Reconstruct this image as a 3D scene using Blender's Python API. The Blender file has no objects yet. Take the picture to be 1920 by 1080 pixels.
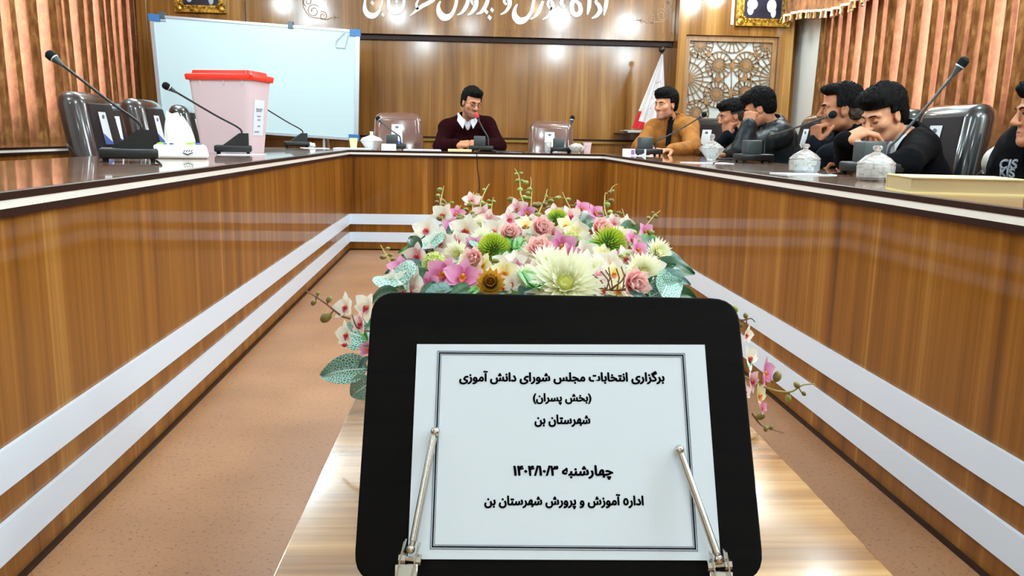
import bpy, bmesh, math, random
import numpy as np
from mathutils import Vector, Matrix, noise
random.seed(7)
PI = math.pi
SC = bpy.context.scene
COL = SC.collection

# ---------------------------------------------------------------- camera
F = 1550.0
YAW, PIT, ROL = 0.0608, 0.1808, 0.0186
CAM = np.array([0.0, 0.0, 0.8794])
_fw = np.array([math.sin(YAW)*math.cos(PIT), math.cos(YAW)*math.cos(PIT), -math.sin(PIT)])
_r = np.array([math.cos(YAW), -math.sin(YAW), 0.0])
_u = np.cross(_r, _fw)
_r2 = math.cos(ROL)*_r + math.sin(ROL)*_u
_u2 = -math.sin(ROL)*_r + math.cos(ROL)*_u
cd = bpy.data.cameras.new('camera')
co = bpy.data.objects.new('camera', cd)
COL.objects.link(co)
co.matrix_world = Matrix(((_r2[0], _u2[0], -_fw[0], CAM[0]), (_r2[1], _u2[1], -_fw[1], CAM[1]),
                          (_r2[2], _u2[2], -_fw[2], CAM[2]), (0, 0, 0, 1)))
cd.sensor_width = 36.0
cd.lens = F*36.0/1920.0
cd.clip_start = 0.02
SC.camera = co

def ray(px, py):
    return _fw + (px-960)/F*_r2 - (py-540)/F*_u2
def P(px, py, Y):                       # point of the room seen at a pixel, at distance Y along the room
    d = ray(px, py); return Vector(CAM + d*(Y/d[1]))
def PX(px, py, X):
    d = ray(px, py); return Vector(CAM + d*(X/d[0]))
def T(px, py, Z=0.76):                  # ... on a horizontal surface
    d = ray(px, py); return Vector(CAM + d*((Z-CAM[2])/d[2]))
def PP(px, py, pt, nrm):                # ... on any plane
    d = Vector(ray(px, py)); o = Vector(CAM); t = (Vector(pt)-o).dot(nrm)/d.dot(nrm); return o + d*t

# ---------------------------------------------------------------- world, lamps, exposure
SC.view_settings.view_transform = 'Standard'
SC.view_settings.look = 'None'
SC.view_settings.gamma = 1.0
SC.view_settings.use_curve_mapping = False
SC.view_settings.exposure = -0.72
W = bpy.data.worlds.new('world'); SC.world = W; W.use_nodes = True
W.node_tree.nodes['Background'].inputs[0].default_value = (0.92, 0.96, 1.0, 1)
W.node_tree.nodes['Background'].inputs[1].default_value = 22.0
CEIL = 3.0
def lamp(x, y, power, col, size=0.30, z=CEIL-0.03, shape='DISK', sy=None):
    l = bpy.data.lights.new('ceiling_lamp', 'AREA'); l.shape = shape; l.size = size
    if sy: l.size_y = sy
    l.energy = power; l.color = col
    o = bpy.data.objects.new('ceiling_lamp', l); o.location = (x, y, z); COL.objects.link(o)
    return o
COOL = (0.76, 0.93, 1.0); WARM = (1.0, 0.80, 0.52)
def bulb(x, y, power, col, r=0.09, z=2.72):
    l = bpy.data.lights.new('mirrored_or_fill_bulb', 'POINT'); l.shadow_soft_size = r; l.energy = power; l.color = col
    o = bpy.data.objects.new('mirrored_or_fill_bulb', l); o.location = (x, y, z); COL.objects.link(o); return o
def bulb_mirrored(px, py, Y, power, col, r=0.09, z=2.72):   # bulb whose reflection in the glossy panel at depth Y shows at that spot
    p = P(px, py, Y); d = Vector(ray(px, py)); t = (z-p.z)/d.z; bulb(p.x+d.x*t, p.y-d.y*t, power, col, r, z)
for px, py, Y, e, c, r in ((530, 8, 9.88, 60, COOL, .1), (598, 24, 9.88, 60, COOL, .1), (745, 28, 9.88, 70, COOL, .12), (1050, 34, 9.88, 90, COOL, .14), (1172, 44, 9.88, 60, COOL, .1), (1296, 6, 9.72, 60, COOL, .1),
                           (712, 10, 9.88, 14, WARM, .06), (1004, 18, 9.88, 14, WARM, .06), (1288, 27, 9.72, 12, WARM, .05), (1340, 0, 9.72, 12, WARM, .05),
                           (795, 80, 10.0, 110, COOL, .12), (1042, 96, 10.0, 190, COOL, .14), (1172, 108, 10.0, 170, COOL, .13)):
    bulb_mirrored(px, py, Y, e*1.25, c, r)
for x, y in ((-2.2, 7.0), (-2.7, 5.0), (2.8, 5.6), (-2.7, 1.2), (2.7, 2.0), (-1.2, -1.2), (1.4, -1.2), (-2.6, 3.2), (2.7, 3.8), (0.1, 5.0)):  # unseen fill bulbs, added to even out the light in the room
    bulb(x, y, 32 if y < 2.5 else 56, COOL, 0.12)
bulb(3.05, 9.05, 62, COOL, 0.1, 2.6)  # extra bulb, added only to brighten the white strip of the right wall
lamp(0.1, 0.6, 24, COOL, 1.2, shape='RECTANGLE', sy=0.6)

# ---------------------------------------------------------------- materials
def lin(c):
    c = c/255.0; return c/12.92 if c <= 0.04045 else ((c+0.055)/1.055)**2.4
def rgb(r, g, b): return (lin(r), lin(g), lin(b), 1.0)
MATS = {}
class NT:
    def __init__(s, name):
        s.m = bpy.data.materials.new(name); s.m.use_nodes = True; s.t = s.m.node_tree; s.n = s.t.nodes
        s.b = s.n['Principled BSDF']; MATS[name] = s.m
    def node(s, ty, **kw):
        n = s.n.new(ty)
        for k, v in kw.items():
            if k in n.inputs.keys(): n.inputs[k].default_value = v
            else: setattr(n, k, v)
        return n
    def link(s, a, ao, b, bi): s.t.links.new(a.outputs[ao], b.inputs[bi])
    def set(s, **kw):
        for k, v in kw.items(): s.b.inputs[k.replace('_', ' ')].default_value = v
        return s
    def coords(s, scale, kind='Object', rot=(0, 0, 0)):
        tc = s.node('ShaderNodeTexCoord'); mp = s.node('ShaderNodeMapping'); mp.inputs['Scale'].default_value = scale
        mp.inputs['Rotation'].default_value = rot
        s.link(tc, kind, mp, 'Vector'); return mp
    def ramp(s, stops):
        r = s.node('ShaderNodeValToRGB'); e = r.color_ramp.elements
        while len(e) < len(stops): e.new(0.5)
        for q, (p, c) in zip(e, stops): q.position = p; q.color = c
        return r
def plain(name, c, rough=0.5, **kw):
    t = NT(name); t.set(Base_Color=c, Roughness=rough, **kw); return t.m
def noisy(name, c1, c2, scale=(20, 20, 20), rough=0.5, detail=4.0, lo=0.35, hi=0.65, bump=0.0, kind='Object', **kw):
    t = NT(name); mp = t.coords(scale, kind); n = t.node('ShaderNodeTexNoise', Scale=1.0, Detail=detail)
    t.link(mp, 'Vector', n, 'Vector'); r = t.ramp([(lo, c1), (hi, c2)]); t.link(n, 'Fac', r, 'Fac')
    t.link(r, 'Color', t.b, 'Base Color'); t.set(Roughness=rough, **kw)
    if bump:
        b = t.node('ShaderNodeBump', Strength=bump, Distance=0.01); t.link(n, 'Fac', b, 'Height'); t.link(b, 'Normal', t.b, 'Normal')
    return t.m
def wood(name, stops, scale, rough=0.2, coat=0.0, coat_r=0.05, fine=9.0, distort=0.4, **kw):
    t = NT(name); mp = t.coords(scale)
    n1 = t.node('ShaderNodeTexNoise', Scale=1.0, Detail=3.0, Roughness=0.55, Distortion=distort)
    t.link(mp, 'Vector', n1, 'Vector')
    mp2 = t.coords(tuple(q*fine if q > 2 else q*2.2 for q in scale))
    n2 = t.node('ShaderNodeTexNoise', Scale=1.0, Detail=4.0, Roughness=0.6)
    t.link(mp2, 'Vector', n2, 'Vector')
    mx = t.node('ShaderNodeMix', data_type='FLOAT'); mx.inputs[0].default_value = 0.30
    t.t.links.new(n1.outputs['Fac'], mx.inputs[2]); t.t.links.new(n2.outputs['Fac'], mx.inputs[3])
    r = t.ramp(stops); t.t.links.new(mx.outputs[0], r.inputs['Fac'])
    t.link(r, 'Color', t.b, 'Base Color')
    t.set(Roughness=rough, **kw)
    t.b.inputs['Coat Weight'].default_value = coat; t.b.inputs['Coat Roughness'].default_value = coat_r
    return t.m
WS = [(0.32, rgb(90, 50, 13)), (0.43, rgb(125, 75, 20)), (0.54, rgb(140, 87, 26)), (0.66, rgb(168, 117, 52))]
wood('desk_wood', WS, (13, 13, 0.35), rough=0.4, coat=0.38, coat_r=0.05, Specular_IOR_Level=0.08)
WB = [(0.32, rgb(98, 61, 22)), (0.44, rgb(130, 87, 38)), (0.55, rgb(148, 103, 49)), (0.68, rgb(178, 136, 78))]
wood('wall_wood', WB, (8, 8, 0.3), rough=0.4, coat=0.9, coat_r=0.135, Specular_IOR_Level=0.05)
WT = [(0.32, rgb(92, 58, 34)), (0.5, rgb(128, 86, 52)), (0.66, rgb(156, 110, 72))]
wood('desk_top_wood', WT, (16, 1.2, 16), rough=0.2, coat=0.8, coat_r=0.03)
WC = [(0.32, rgb(100, 64, 28)), (0.45, rgb(140, 99, 52)), (0.55, rgb(160, 118, 68)), (0.68, rgb(188, 148, 98))]
wood('pale_wood', WC, (1.3, 26, 26), rough=0.22, coat=0.8, coat_r=0.06, fine=5)
plain('dark_edge', rgb(36, 11, 3), 0.4, Specular_IOR_Level=0.2)
plain('white_edge', rgb(246, 242, 234), 0.4)
plain('white_band', rgb(228, 240, 255), 0.35)
wood('black_wood', [(0.35, rgb(4, 3, 3)), (0.6, rgb(13, 10, 9))], (4, 60, 4), rough=0.6, Specular_IOR_Level=0.08)
plain('wall_paint', rgb(222, 221, 214), 0.8)
plain('ceiling_paint', rgb(236, 236, 232), 0.9)
def floor_mat():
    t = NT('floor_terrazzo'); mp = t.coords((1, 1, 1))
    n = t.node('ShaderNodeTexNoise', Scale=3.0, Detail=3.0); t.link(mp, 'Vector', n, 'Vector')
    r = t.ramp([(0.3, rgb(152, 106, 70)), (0.7, rgb(172, 124, 86))]); t.link(n, 'Fac', r, 'Fac')
    n2 = t.node('ShaderNodeTexNoise', Scale=95.0, Detail=3.0, Roughness=0.7); t.link(mp, 'Vector', n2, 'Vector')
    r2 = t.ramp([(0.30, rgb(112, 66, 34)), (0.44, rgb(255, 255, 255)), (0.62, rgb(255, 255, 255)), (0.72, rgb(255, 240, 215))])
    t.link(n2, 'Fac', r2, 'Fac')
    mx = t.node('ShaderNodeMix', data_type='RGBA', blend_type='MULTIPLY'); mx.inputs[0].default_value = 0.75
    t.t.links.new(r.outputs[0], mx.inputs[6]); t.t.links.new(r2.outputs[0], mx.inputs[7])
    t.t.links.new(mx.outputs[2], t.b.inputs['Base Color']); t.set(Roughness=0.42)
floor_mat()
plain('board_white', rgb(196, 222, 229), 0.25)
plain('alu', rgb(190, 200, 210), 0.35, Metallic=0.6)
plain('blue_plastic', rgb(48, 110, 170), 0.4)
plain('grey_clip', rgb(70, 84, 92), 0.4)
plain('black_plastic', rgb(8, 11, 12), 0.42)
plain('grey_plastic', rgb(58, 66, 68), 0.4)
plain('mic_foam', rgb(14, 18, 19), 0.8, Specular_IOR_Level=0.2)
plain('dark_metal', rgb(60, 58, 56), 0.35, Metallic=0.8)
plain('steel', rgb(205, 200, 190), 0.18, Metallic=1.0)
plain('brass', rgb(150, 118, 60), 0.35, Metallic=0.9)
plain('paper', rgb(226, 234, 243), 0.85)
plain('card', rgb(232, 236, 240), 0.6)
plain('card_blue', rgb(60, 90, 165), 0.6)
plain('ink', rgb(5, 5, 6), 0.9, Specular_IOR_Level=0.05)
plain('ink_grey', rgb(110, 118, 140), 0.7)
plain('red_lid', rgb(236, 44, 16), 0.35)
t = NT('mic_red'); t.set(Base_Color=rgb(230, 40, 60), Roughness=0.4, Emission_Color=rgb(255, 40, 60), Emission_Strength=0.8)
t = NT('frosted_plastic'); t.set(Base_Color=rgb(248, 226, 232), Roughness=0.4)
t.b.inputs['Transmission Weight'].default_value = 0.25; t.b.inputs['IOR'].default_value = 1.1
t = NT('clear_glass'); t.set(Base_Color=(0.95, 0.96, 0.96, 1), Roughness=0.04, IOR=1.3)
t.b.inputs['Transmission Weight'].default_value = 0.8
t = NT('pane_glass'); t.set(Base_Color=(1, 1, 1, 1), Roughness=0.0, IOR=1.02)
t.b.inputs['Transmission Weight'].default_value = 1.0
plain('sugar', rgb(240, 238, 232), 0.8)
plain('ceramic', rgb(226, 226, 222), 0.3)
plain('cream_paper', rgb(232, 222, 168), 0.7)
plain('page', rgb(190, 168, 126), 0.8)
plain('cream_cover', rgb(240, 222, 160), 0.5)
plain('tissue', rgb(246, 246, 244), 0.8)
plain('green_print', rgb(150, 190, 60), 0.6)
plain('purple_print', rgb(150, 96, 140), 0.6)
plain('leather_black', rgb(22, 27, 30), 0.18, Coat_Weight=1.0, Coat_Roughness=0.06)
plain('leather_grey', rgb(44, 35, 36), 0.22, Coat_Weight=0.9, Coat_Roughness=0.07)
plain('leather_matte', rgb(34, 26, 27), 0.6, Specular_IOR_Level=0.15)
plain('leather_brown', rgb(106, 74, 64), 0.16, Coat_Weight=1.0, Coat_Roughness=0.06)
noisy('gold_frame', rgb(96, 66, 14), rgb(214, 166, 62), (30, 30, 30), 0.3, Metallic=0.7, bump=0.4)
noisy('portrait', rgb(14, 14, 26), rgb(34, 30, 52), (8, 8, 8), 0.3)
plain('portrait_light', rgb(176, 182, 196), 0.5)
plain('portrait_skin', rgb(150, 100, 84), 0.5)
noisy('flag_cloth', rgb(214, 210, 214), rgb(232, 230, 232), (6, 6, 6), 0.8)
plain('flag_red', rgb(196, 30, 40), 0.8)
plain('flag_print', rgb(150, 120, 126), 0.8)
wood('lattice_wood', [(0.35, rgb(126, 90, 52)), (0.6, rgb(162, 122, 80))], (20, 20, 3), rough=0.4)
plain('lattice_back', rgb(196, 206, 206), 0.6)
plain('letter_white', rgb(238, 240, 240), 0.4)
plain('gold_thread', rgb(190, 150, 92), 0.6)
plain('tassel_pale', rgb(226, 212, 180), 0.7)
def fabric():
    t = NT('curtain_fabric'); mp = t.coords((16, 16, 9))
    n = t.node('ShaderNodeTexNoise', Scale=1.0, Detail=6.0, Roughness=0.65); t.link(mp, 'Vector', n, 'Vector')
    r = t.ramp([(0.36, rgb(88, 56, 31)), (0.52, rgb(120, 82, 46)), (0.66, rgb(152, 110, 66))]); t.link(n, 'Fac', r, 'Fac')
    d = t.node('ShaderNodeBsdfDiffuse'); t.link(r, 'Color', d, 'Color')
    tr = t.node('ShaderNodeBsdfTranslucent'); tr.inputs['Color'].default_value = (0.74, 0.30, 0.19, 1)
    m = t.node('ShaderNodeMixShader'); m.inputs[0].default_value = 0.20
    t.t.links.new(d.outputs[0], m.inputs[1]); t.t.links.new(tr.outputs[0], m.inputs[2])
    t.t.links.new(m.outputs[0], t.n['Material Output'].inputs['Surface'])
fabric()
noisy('valance_fabric', rgb(92, 54, 28), rgb(150, 98, 54), (16, 16, 9), 0.9, detail=6)
# people
noisy('skin', rgb(176, 118, 86), rgb(194, 136, 104), (25, 25, 25), 0.58, Subsurface_Weight=0.06, Specular_IOR_Level=0.3)
noisy('skin_fair', rgb(194, 134, 100), rgb(210, 152, 118), (25, 25, 25), 0.58, Subsurface_Weight=0.06, Specular_IOR_Level=0.3)
noisy('skin_tan', rgb(156, 100, 70), rgb(174, 116, 84), (25, 25, 25), 0.58, Subsurface_Weight=0.06, Specular_IOR_Level=0.3)
noisy('stubble', rgb(104, 72, 58), rgb(138, 98, 78), (60, 60, 60), 0.6)
noisy('stubble_light', rgb(150, 108, 84), rgb(170, 124, 98), (60, 60, 60), 0.6)
noisy('shaved_hair', rgb(46, 36, 28), rgb(66, 50, 38), (60, 60, 60), 0.7)
noisy('hair', rgb(4, 3, 3), rgb(12, 9, 9), (60, 60, 12), 0.75, Specular_IOR_Level=0.12)
plain('lip', rgb(172, 96, 88), 0.45)
plain('eye_white', rgb(216, 208, 204), 0.3)
plain('eye_dark', rgb(24, 14, 10), 0.2)
plain('nail', rgb(226, 176, 160), 0.35)
noisy('knit_maroon', rgb(24, 4, 7), rgb(40, 8, 12), (90, 90, 90), 0.95, Specular_IOR_Level=0.05)
plain('shirt_white', rgb(222, 224, 232), 0.8)
noisy('jacket_tan', rgb(132, 80, 20), rgb(160, 100, 30), (14, 14, 14), 0.85)
plain('shirt_black', rgb(9, 9, 11), 0.9, Specular_IOR_Level=0.1)
noisy('jacket_leather', rgb(7, 14, 17), rgb(16, 30, 35), (9, 9, 9), 0.45, Specular_IOR_Level=0.3)
noisy('jacket_navy', rgb(6, 9, 15), rgb(13, 18, 26), (12, 12, 12), 0.9, Specular_IOR_Level=0.12)
plain('suit_black', rgb(6, 6, 9), 0.9, Specular_IOR_Level=0.08)
plain('varsity_black', rgb(7, 7, 10), 0.9, Specular_IOR_Level=0.1)
plain('varsity_white', rgb(226, 220, 206), 0.8)
noisy('shirt_check', rgb(190, 60, 80), rgb(226, 196, 206), (40, 40, 40), 0.8, lo=0.45, hi=0.55)
plain('varsity_letter', rgb(150, 160, 172), 0.8)
plain('trouser', rgb(24, 25, 30), 0.85)
plain('shoe', rgb(16, 14, 14), 0.5)

# ---------------------------------------------------------------- mesh helpers
def basis(d, up=(0, 0, 1)):
    d = Vector(d).normalized(); u = Vector(up)
    if abs(d.dot(u)) > 0.98: u = Vector((0, 1, 0))
    x = u.cross(d).normalized(); y = d.cross(x); return x, y, d
class MB:
    def __init__(s): s.v = []; s.f = []; s.m = []; s.uv = []
    def add(s, vs, fs, m=0, uvs=None):
        o = len(s.v); s.v += [tuple(q) for q in vs]; s.f += [tuple(i+o for i in q) for q in fs]; s.m += [m]*len(fs)
        s.uv += (uvs if uvs else [(0, 0)]*len(vs)); return s
    def box(s, lo, hi, m=0, mat=None):
        (a, b, c), (d, e, g) = lo, hi
        vs = [Vector(q) for q in ((a, b, c), (d, b, c), (d, e, c), (a, e, c), (a, b, g), (d, b, g), (d, e, g), (a, e, g))]
        if mat: vs = [mat @ q for q in vs]
        return s.add(vs, [(0, 3, 2, 1), (4, 5, 6, 7), (0, 1, 5, 4), (1, 2, 6, 5), (2, 3, 7, 6), (3, 0, 4, 7)], m)
    def bbox(s, lo, hi, r=0.01, m=0, mat=None, seg=3, taper=None):
        bm = bmesh.new(); bmesh.ops.create_cube(bm, size=1)
        for q in bm.verts: q.co = Vector([lo[i]+(q.co[i]+0.5)*(hi[i]-lo[i]) for i in range(3)])
        bmesh.ops.bevel(bm, geom=list(bm.edges), offset=r, segments=seg, affect='EDGES', profile=0.5)
        vs = []
        for q in bm.verts:
            c = q.co.copy()
            if taper: c = taper(c)
            vs.append(mat @ c if mat else c)
        bm.verts.index_update()
        s.add(vs, [[q.index for q in fc.verts] for fc in bm.faces], m); bm.free(); return s
    def tube(s, pts, r, n=10, m=0, cap=True):
        pts = [Vector(q) for q in pts]; k = len(pts); rs = r if isinstance(r, (list, tuple)) else [r]*k
        vs = []; x = None
        for i, p in enumerate(pts):
            d = (pts[min(i+1, k-1)]-pts[max(i-1, 0)])
            d = d.normalized() if d.length > 1e-9 else Vector((0, 0, 1))
            if x is None: x, y, _ = basis(d)
            else:
                x = (x-d*x.dot(d)).normalized(); y = d.cross(x)
            for j in range(n):
                a = 2*PI*j/n; vs.append(p+(x*math.cos(a)+y*math.sin(a))*rs[i])
        fs = [(i*n+j, i*n+(j+1) % n, (i+1)*n+(j+1) % n, (i+1)*n+j) for i in range(k-1) for j in range(n)]
        if cap: fs += [tuple(range(n-1, -1, -1)), tuple(range((k-1)*n, k*n))]
        return s.add(vs, fs, m)
    def lathe(s, prof, n=24, m=0, mat=None, sq=1.0):
        k = len(prof); vs = []
        for (r, z) in prof:
            for j in range(n):
                a = 2*PI*j/n; v = Vector((r*math.cos(a), r*math.sin(a), z)); vs.append(mat @ v if mat else v)
        fs = [(i*n+j, i*n+(j+1) % n, (i+1)*n+(j+1) % n, (i+1)*n+j) for i in range(k-1) for j in range(n)]
        if prof[0][0] > 1e-6: fs.append(tuple(range(n-1, -1, -1)))
        if prof[-1][0] > 1e-6: fs.append(tuple(range((k-1)*n, k*n)))
        return s.add(vs, fs, m)
    def ball(s, c, r, m=0, n=12, mat=None):
        r = r if isinstance(r, (tuple, list)) else (r, r, r); c = Vector(c); vs = []; fs = []
        k = n//2+1
        for i in range(k+1):
            t = PI*i/k
            for j in range(n):
                a = 2*PI*j/n; v = Vector((r[0]*math.sin(t)*math.cos(a), r[1]*math.sin(t)*math.sin(a), -r[2]*math.cos(t)))
                vs.append((mat @ v if mat else v)+c)
        fs = [(i*n+j, i*n+(j+1) % n, (i+1)*n+(j+1) % n, (i+1)*n+j) for i in range(k) for j in range(n)]
        return s.add(vs, fs, m)
    def prism(s, poly, o, ex, ey, ez, h, m=0):       # polygon (2D) in plane o+ex*x+ey*y, thick h along ez
        o, ex, ey, ez = map(Vector, (o, ex, ey, ez)); n = len(poly)
        vs = [o+ex*x+ey*y for x, y in poly]+[o+ex*x+ey*y+ez*h for x, y in poly]
        fs = [tuple(range(n-1, -1, -1)), tuple(range(n, 2*n))]+[(i, (i+1) % n, n+(i+1) % n, n+i) for i in range(n)]
        return s.add(vs, fs, m)
    def ribbon(s, pts, ws, o, ex, ey, ez, h, m=0):   # variable-width stroke, thick h
        o, ex, ey, ez = map(Vector, (o, ex, ey, ez)); k = len(pts); L = []; R = []
        for i in range(k):
            a = Vector(pts[max(i-1, 0)]); b = Vector(pts[min(i+1, k-1)]); d = (b-a).normalized() if (b-a).length > 1e-9 else Vector((1, 0)); nn = Vector((-d.y, d.x))
            L.append(Vector(pts[i])+nn*ws[i]/2); R.append(Vector(pts[i])-nn*ws[i]/2)
        vs = []
        for l, r in zip(L, R):
            for q in (l, r):
                vs.append(o+ex*q.x+ey*q.y); vs.append(o+ex*q.x+ey*q.y+ez*h)
        fs = []
        for i in range(k-1):
            a = i*4; b = a+4
            fs += [(a+1, a+3, b+3, b+1), (a, b, b+2, a+2), (a, a+1, b+1, b), (a+2, b+2, b+3, a+3)]
        fs += [(0, 2, 3, 1), (4*k-4, 4*k-3, 4*k-1, 4*k-2)]
        return s.add(vs, fs, m)
    def surf(s, fn, nu, nv, m=0, mat=None):
        vs = []; uvs = []
        for i in range(nu+1):
            for j in range(nv+1):
                q = Vector(fn(i/nu, j/nv)); vs.append(mat @ q if mat else q); uvs.append((i/nu, j/nv))
        fs = [(i*(nv+1)+j, (i+1)*(nv+1)+j, (i+1)*(nv+1)+j+1, i*(nv+1)+j+1) for i in range(nu) for j in range(nv)]
        return s.add(vs, fs, m, uvs)
    def mesh(s, name, mats, smooth=None):
        me = bpy.data.meshes.new(name); me.from_pydata(s.v, [], s.f)
        for q in (mats if isinstance(mats, (list, tuple)) else [mats]): me.materials.append(MATS[q])
        me.polygons.foreach_set('material_index', s.m)
        uvl = me.uv_layers.new(name='UVMap')
        li = np.zeros(len(me.loops), dtype=np.int32); me.loops.foreach_get('vertex_index', li)
        uvl.data.foreach_set('uv', np.array(s.uv, dtype=np.float32)[li].ravel())
        if smooth is not None:
            bm = bmesh.new(); bm.from_mesh(me); bmesh.ops.recalc_face_normals(bm, faces=bm.faces)
            for fc in bm.faces: fc.smooth = True
            for e in bm.edges:
                if len(e.link_faces) == 2 and e.calc_face_angle(0) > math.radians(smooth): e.smooth = False
            bm.to_mesh(me); bm.free()
        me.update(); return me
    def obj(s, name, mats, parent=None, smooth=40, loc=None):
        return link(name, s.mesh(name, mats, smooth), parent, loc)
def link(name, me, parent=None, loc=None):
    o = bpy.data.objects.new(name, me); COL.objects.link(o)
    if parent: o.parent = parent
    if loc is not None: o.location = loc
    return o
def tag(o, label, cat, group=None):
    o['label'] = label; o['category'] = cat
    if group: o['group'] = group
    return o
def thing(name, label, cat, loc=(0, 0, 0), rz=0.0, group=None):
    o = bpy.data.objects.new(name, None); COL.objects.link(o); o.location = loc; o.rotation_euler = (0, 0, rz); o.empty_display_size = 0.05
    return tag(o, label, cat, group)
def struct(name, mb, mats, smooth=None, label=None):
    o = mb.obj(name, mats, None, smooth); o['kind'] = 'structure'
    if label: o['label'] = label
    return o
def dup(root, loc, rz, label, group=None):
    r = root.copy(); COL.objects.link(r); r.location = loc; r.rotation_euler = (0, 0, rz); r['label'] = label
    if group: r['group'] = group
    for ch in list(root.children):
        c = ch.copy(); COL.objects.link(c); c.parent = r
        for g in list(ch.children):
            d = g.copy(); COL.objects.link(d); d.parent = c
    return r
def bez(pts, n=8):                                   # Catmull-Rom through points
    pts = [Vector(q) for q in pts]; out = []
    for i in range(len(pts)-1):
        p0 = pts[max(i-1, 0)]; p1 = pts[i]; p2 = pts[i+1]; p3 = pts[min(i+2, len(pts)-1)]
        for j in range(n):
            t = j/n
            out.append(0.5*((2*p1)+(p2-p0)*t+(2*p0-5*p1+4*p2-p3)*t*t+(3*p1-p0-3*p2+p3)*t**3))
    out.append(pts[-1]); return out
def lerp_list(ws, k):
    n = len(ws); return [ws[min(int(i*(n-1)/(k-1)), n-2)]*(1-(i*(n-1)/(k-1)-min(int(i*(n-1)/(k-1)), n-2)))+ws[min(int(i*(n-1)/(k-1)), n-2)+1]*(i*(n-1)/(k-1)-min(int(i*(n-1)/(k-1)), n-2)) for i in range(k)]

# ================================================================ the room
XL, XR, YB, YF = -3.80, 3.95, 10.0, -3.0
struct('floor', MB().box((XL-0.3, YF-0.3, -0.1), (XR+0.3, YB+0.3, 0)), 'floor_terrazzo')
struct('ceiling', MB().box((XL-0.3, YF-0.3, CEIL), (XR+0.3, YB+0.3, CEIL+0.1)), 'ceiling_paint')
b = MB().box((XL-0.3, YB, 0), (XR+0.3, YB+0.2, CEIL))
struct('wall_back', b, 'wall_wood')
struct('wall_front', MB().box((XL-0.3, YF-0.2, 0), (XR+0.3, YF, CEIL)), 'wall_paint')
def side_wall(name, x0, x1, wy0, wy1, wz0, wz1):
    b = MB()
    b.box((x0, YF, 0), (x1, YB, wz0)); b.box((x0, YF, wz1), (x1, YB, CEIL))
    b.box((x0, YF, wz0), (x1, wy0, wz1)); b.box((x0, wy1, wz0), (x1, YB, wz1))
    return struct(name, b, 'wall_paint')
WZ0, WZ1 = 1.0, 2.7
side_wall('wall_left', XL-0.2, XL, 3.0, 9.70, WZ0, WZ1)
side_wall('wall_right', XR, XR+0.2, 2.0, 8.85, WZ0, WZ1)
def window(name, x, y0, y1):
    b = MB(); n = 5
    b.box((x-0.03, y0, WZ0), (x+0.03, y1, WZ0+0.05)); b.box((x-0.03, y0, WZ1-0.05), (x+0.03, y1, WZ1))
    for i in range(n+1):
        yy = y0+(y1-y0-0.05)*i/n; b.box((x-0.028, yy, WZ0+0.05), (x+0.028, yy+0.05, WZ1-0.05))
    o = struct(name, b, 'alu')
    MB().box((x-0.004, y0+0.02, WZ0+0.02), (x+0.004, y1-0.02, WZ1-0.02)).obj('pane', 'pane_glass', o, None)
window('window_1', XL-0.12, 3.0, 9.70)
window('window_2', XR+0.12, 2.0, 8.85)

# wood header over the recessed back panel, the two pillars, the rail
b = MB().box((-2.46, 9.88, 2.10), (2.44, 9.999, CEIL-0.001)); b.box((-2.46, 9.87, 2.01), (2.44, 9.999, 2.10))
struct('trim_1', b, 'wall_wood')
struct('trim_2', MB().box((-2.46, 9.94, 1.955), (2.44, 9.999, 2.01)), 'dark_edge')
PF = 9.72
def pillar(name, x0, x1, lat):
    b = MB()
    if lat:
        b.box((x0, PF, 0), (x0+0.10, 9.999, 2.07)); b.box((x1-0.17, PF, 0), (x1, 9.999, 2.07))
        b.box((x0, PF, 2.07), (x1, 9.999, CEIL-0.001)); b.box((x0+0.10, PF, 0), (x1-0.17, 9.999, 0.98))
        b.box((x0+0.10, 9.82, 0.98), (x1-0.17, 9.999, 2.07))
        b.box((x1-0.10, PF-0.012, 0), (x1-0.001, PF, CEIL-0.002))
    else:
        b.box((x0, PF, 0), (x1, 9.999, CEIL-0.001)); b.box((x0, PF-0.012, 0), (x0+0.10, PF, CEIL-0.002))
    return struct(name, b, 'wall_wood')
pillar('trim_3', 2.445, 3.80, True)
pillar('trim_4', -3.60, -2.465, False)
b = MB().box((-2.37, 9.955, 0.815), (2.36, 10.0, 0.845), 0); b.box((-2.37, 9.95, 0.845), (2.36, 10.0, 0.868), 1)
struct('trim_5', b, ['brass', 'dark_edge'])
struct('trim_6', MB().box((3.045, 9.704, 2.19), (3.075, 9.72, CEIL-0.01)), 'white_edge')

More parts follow.
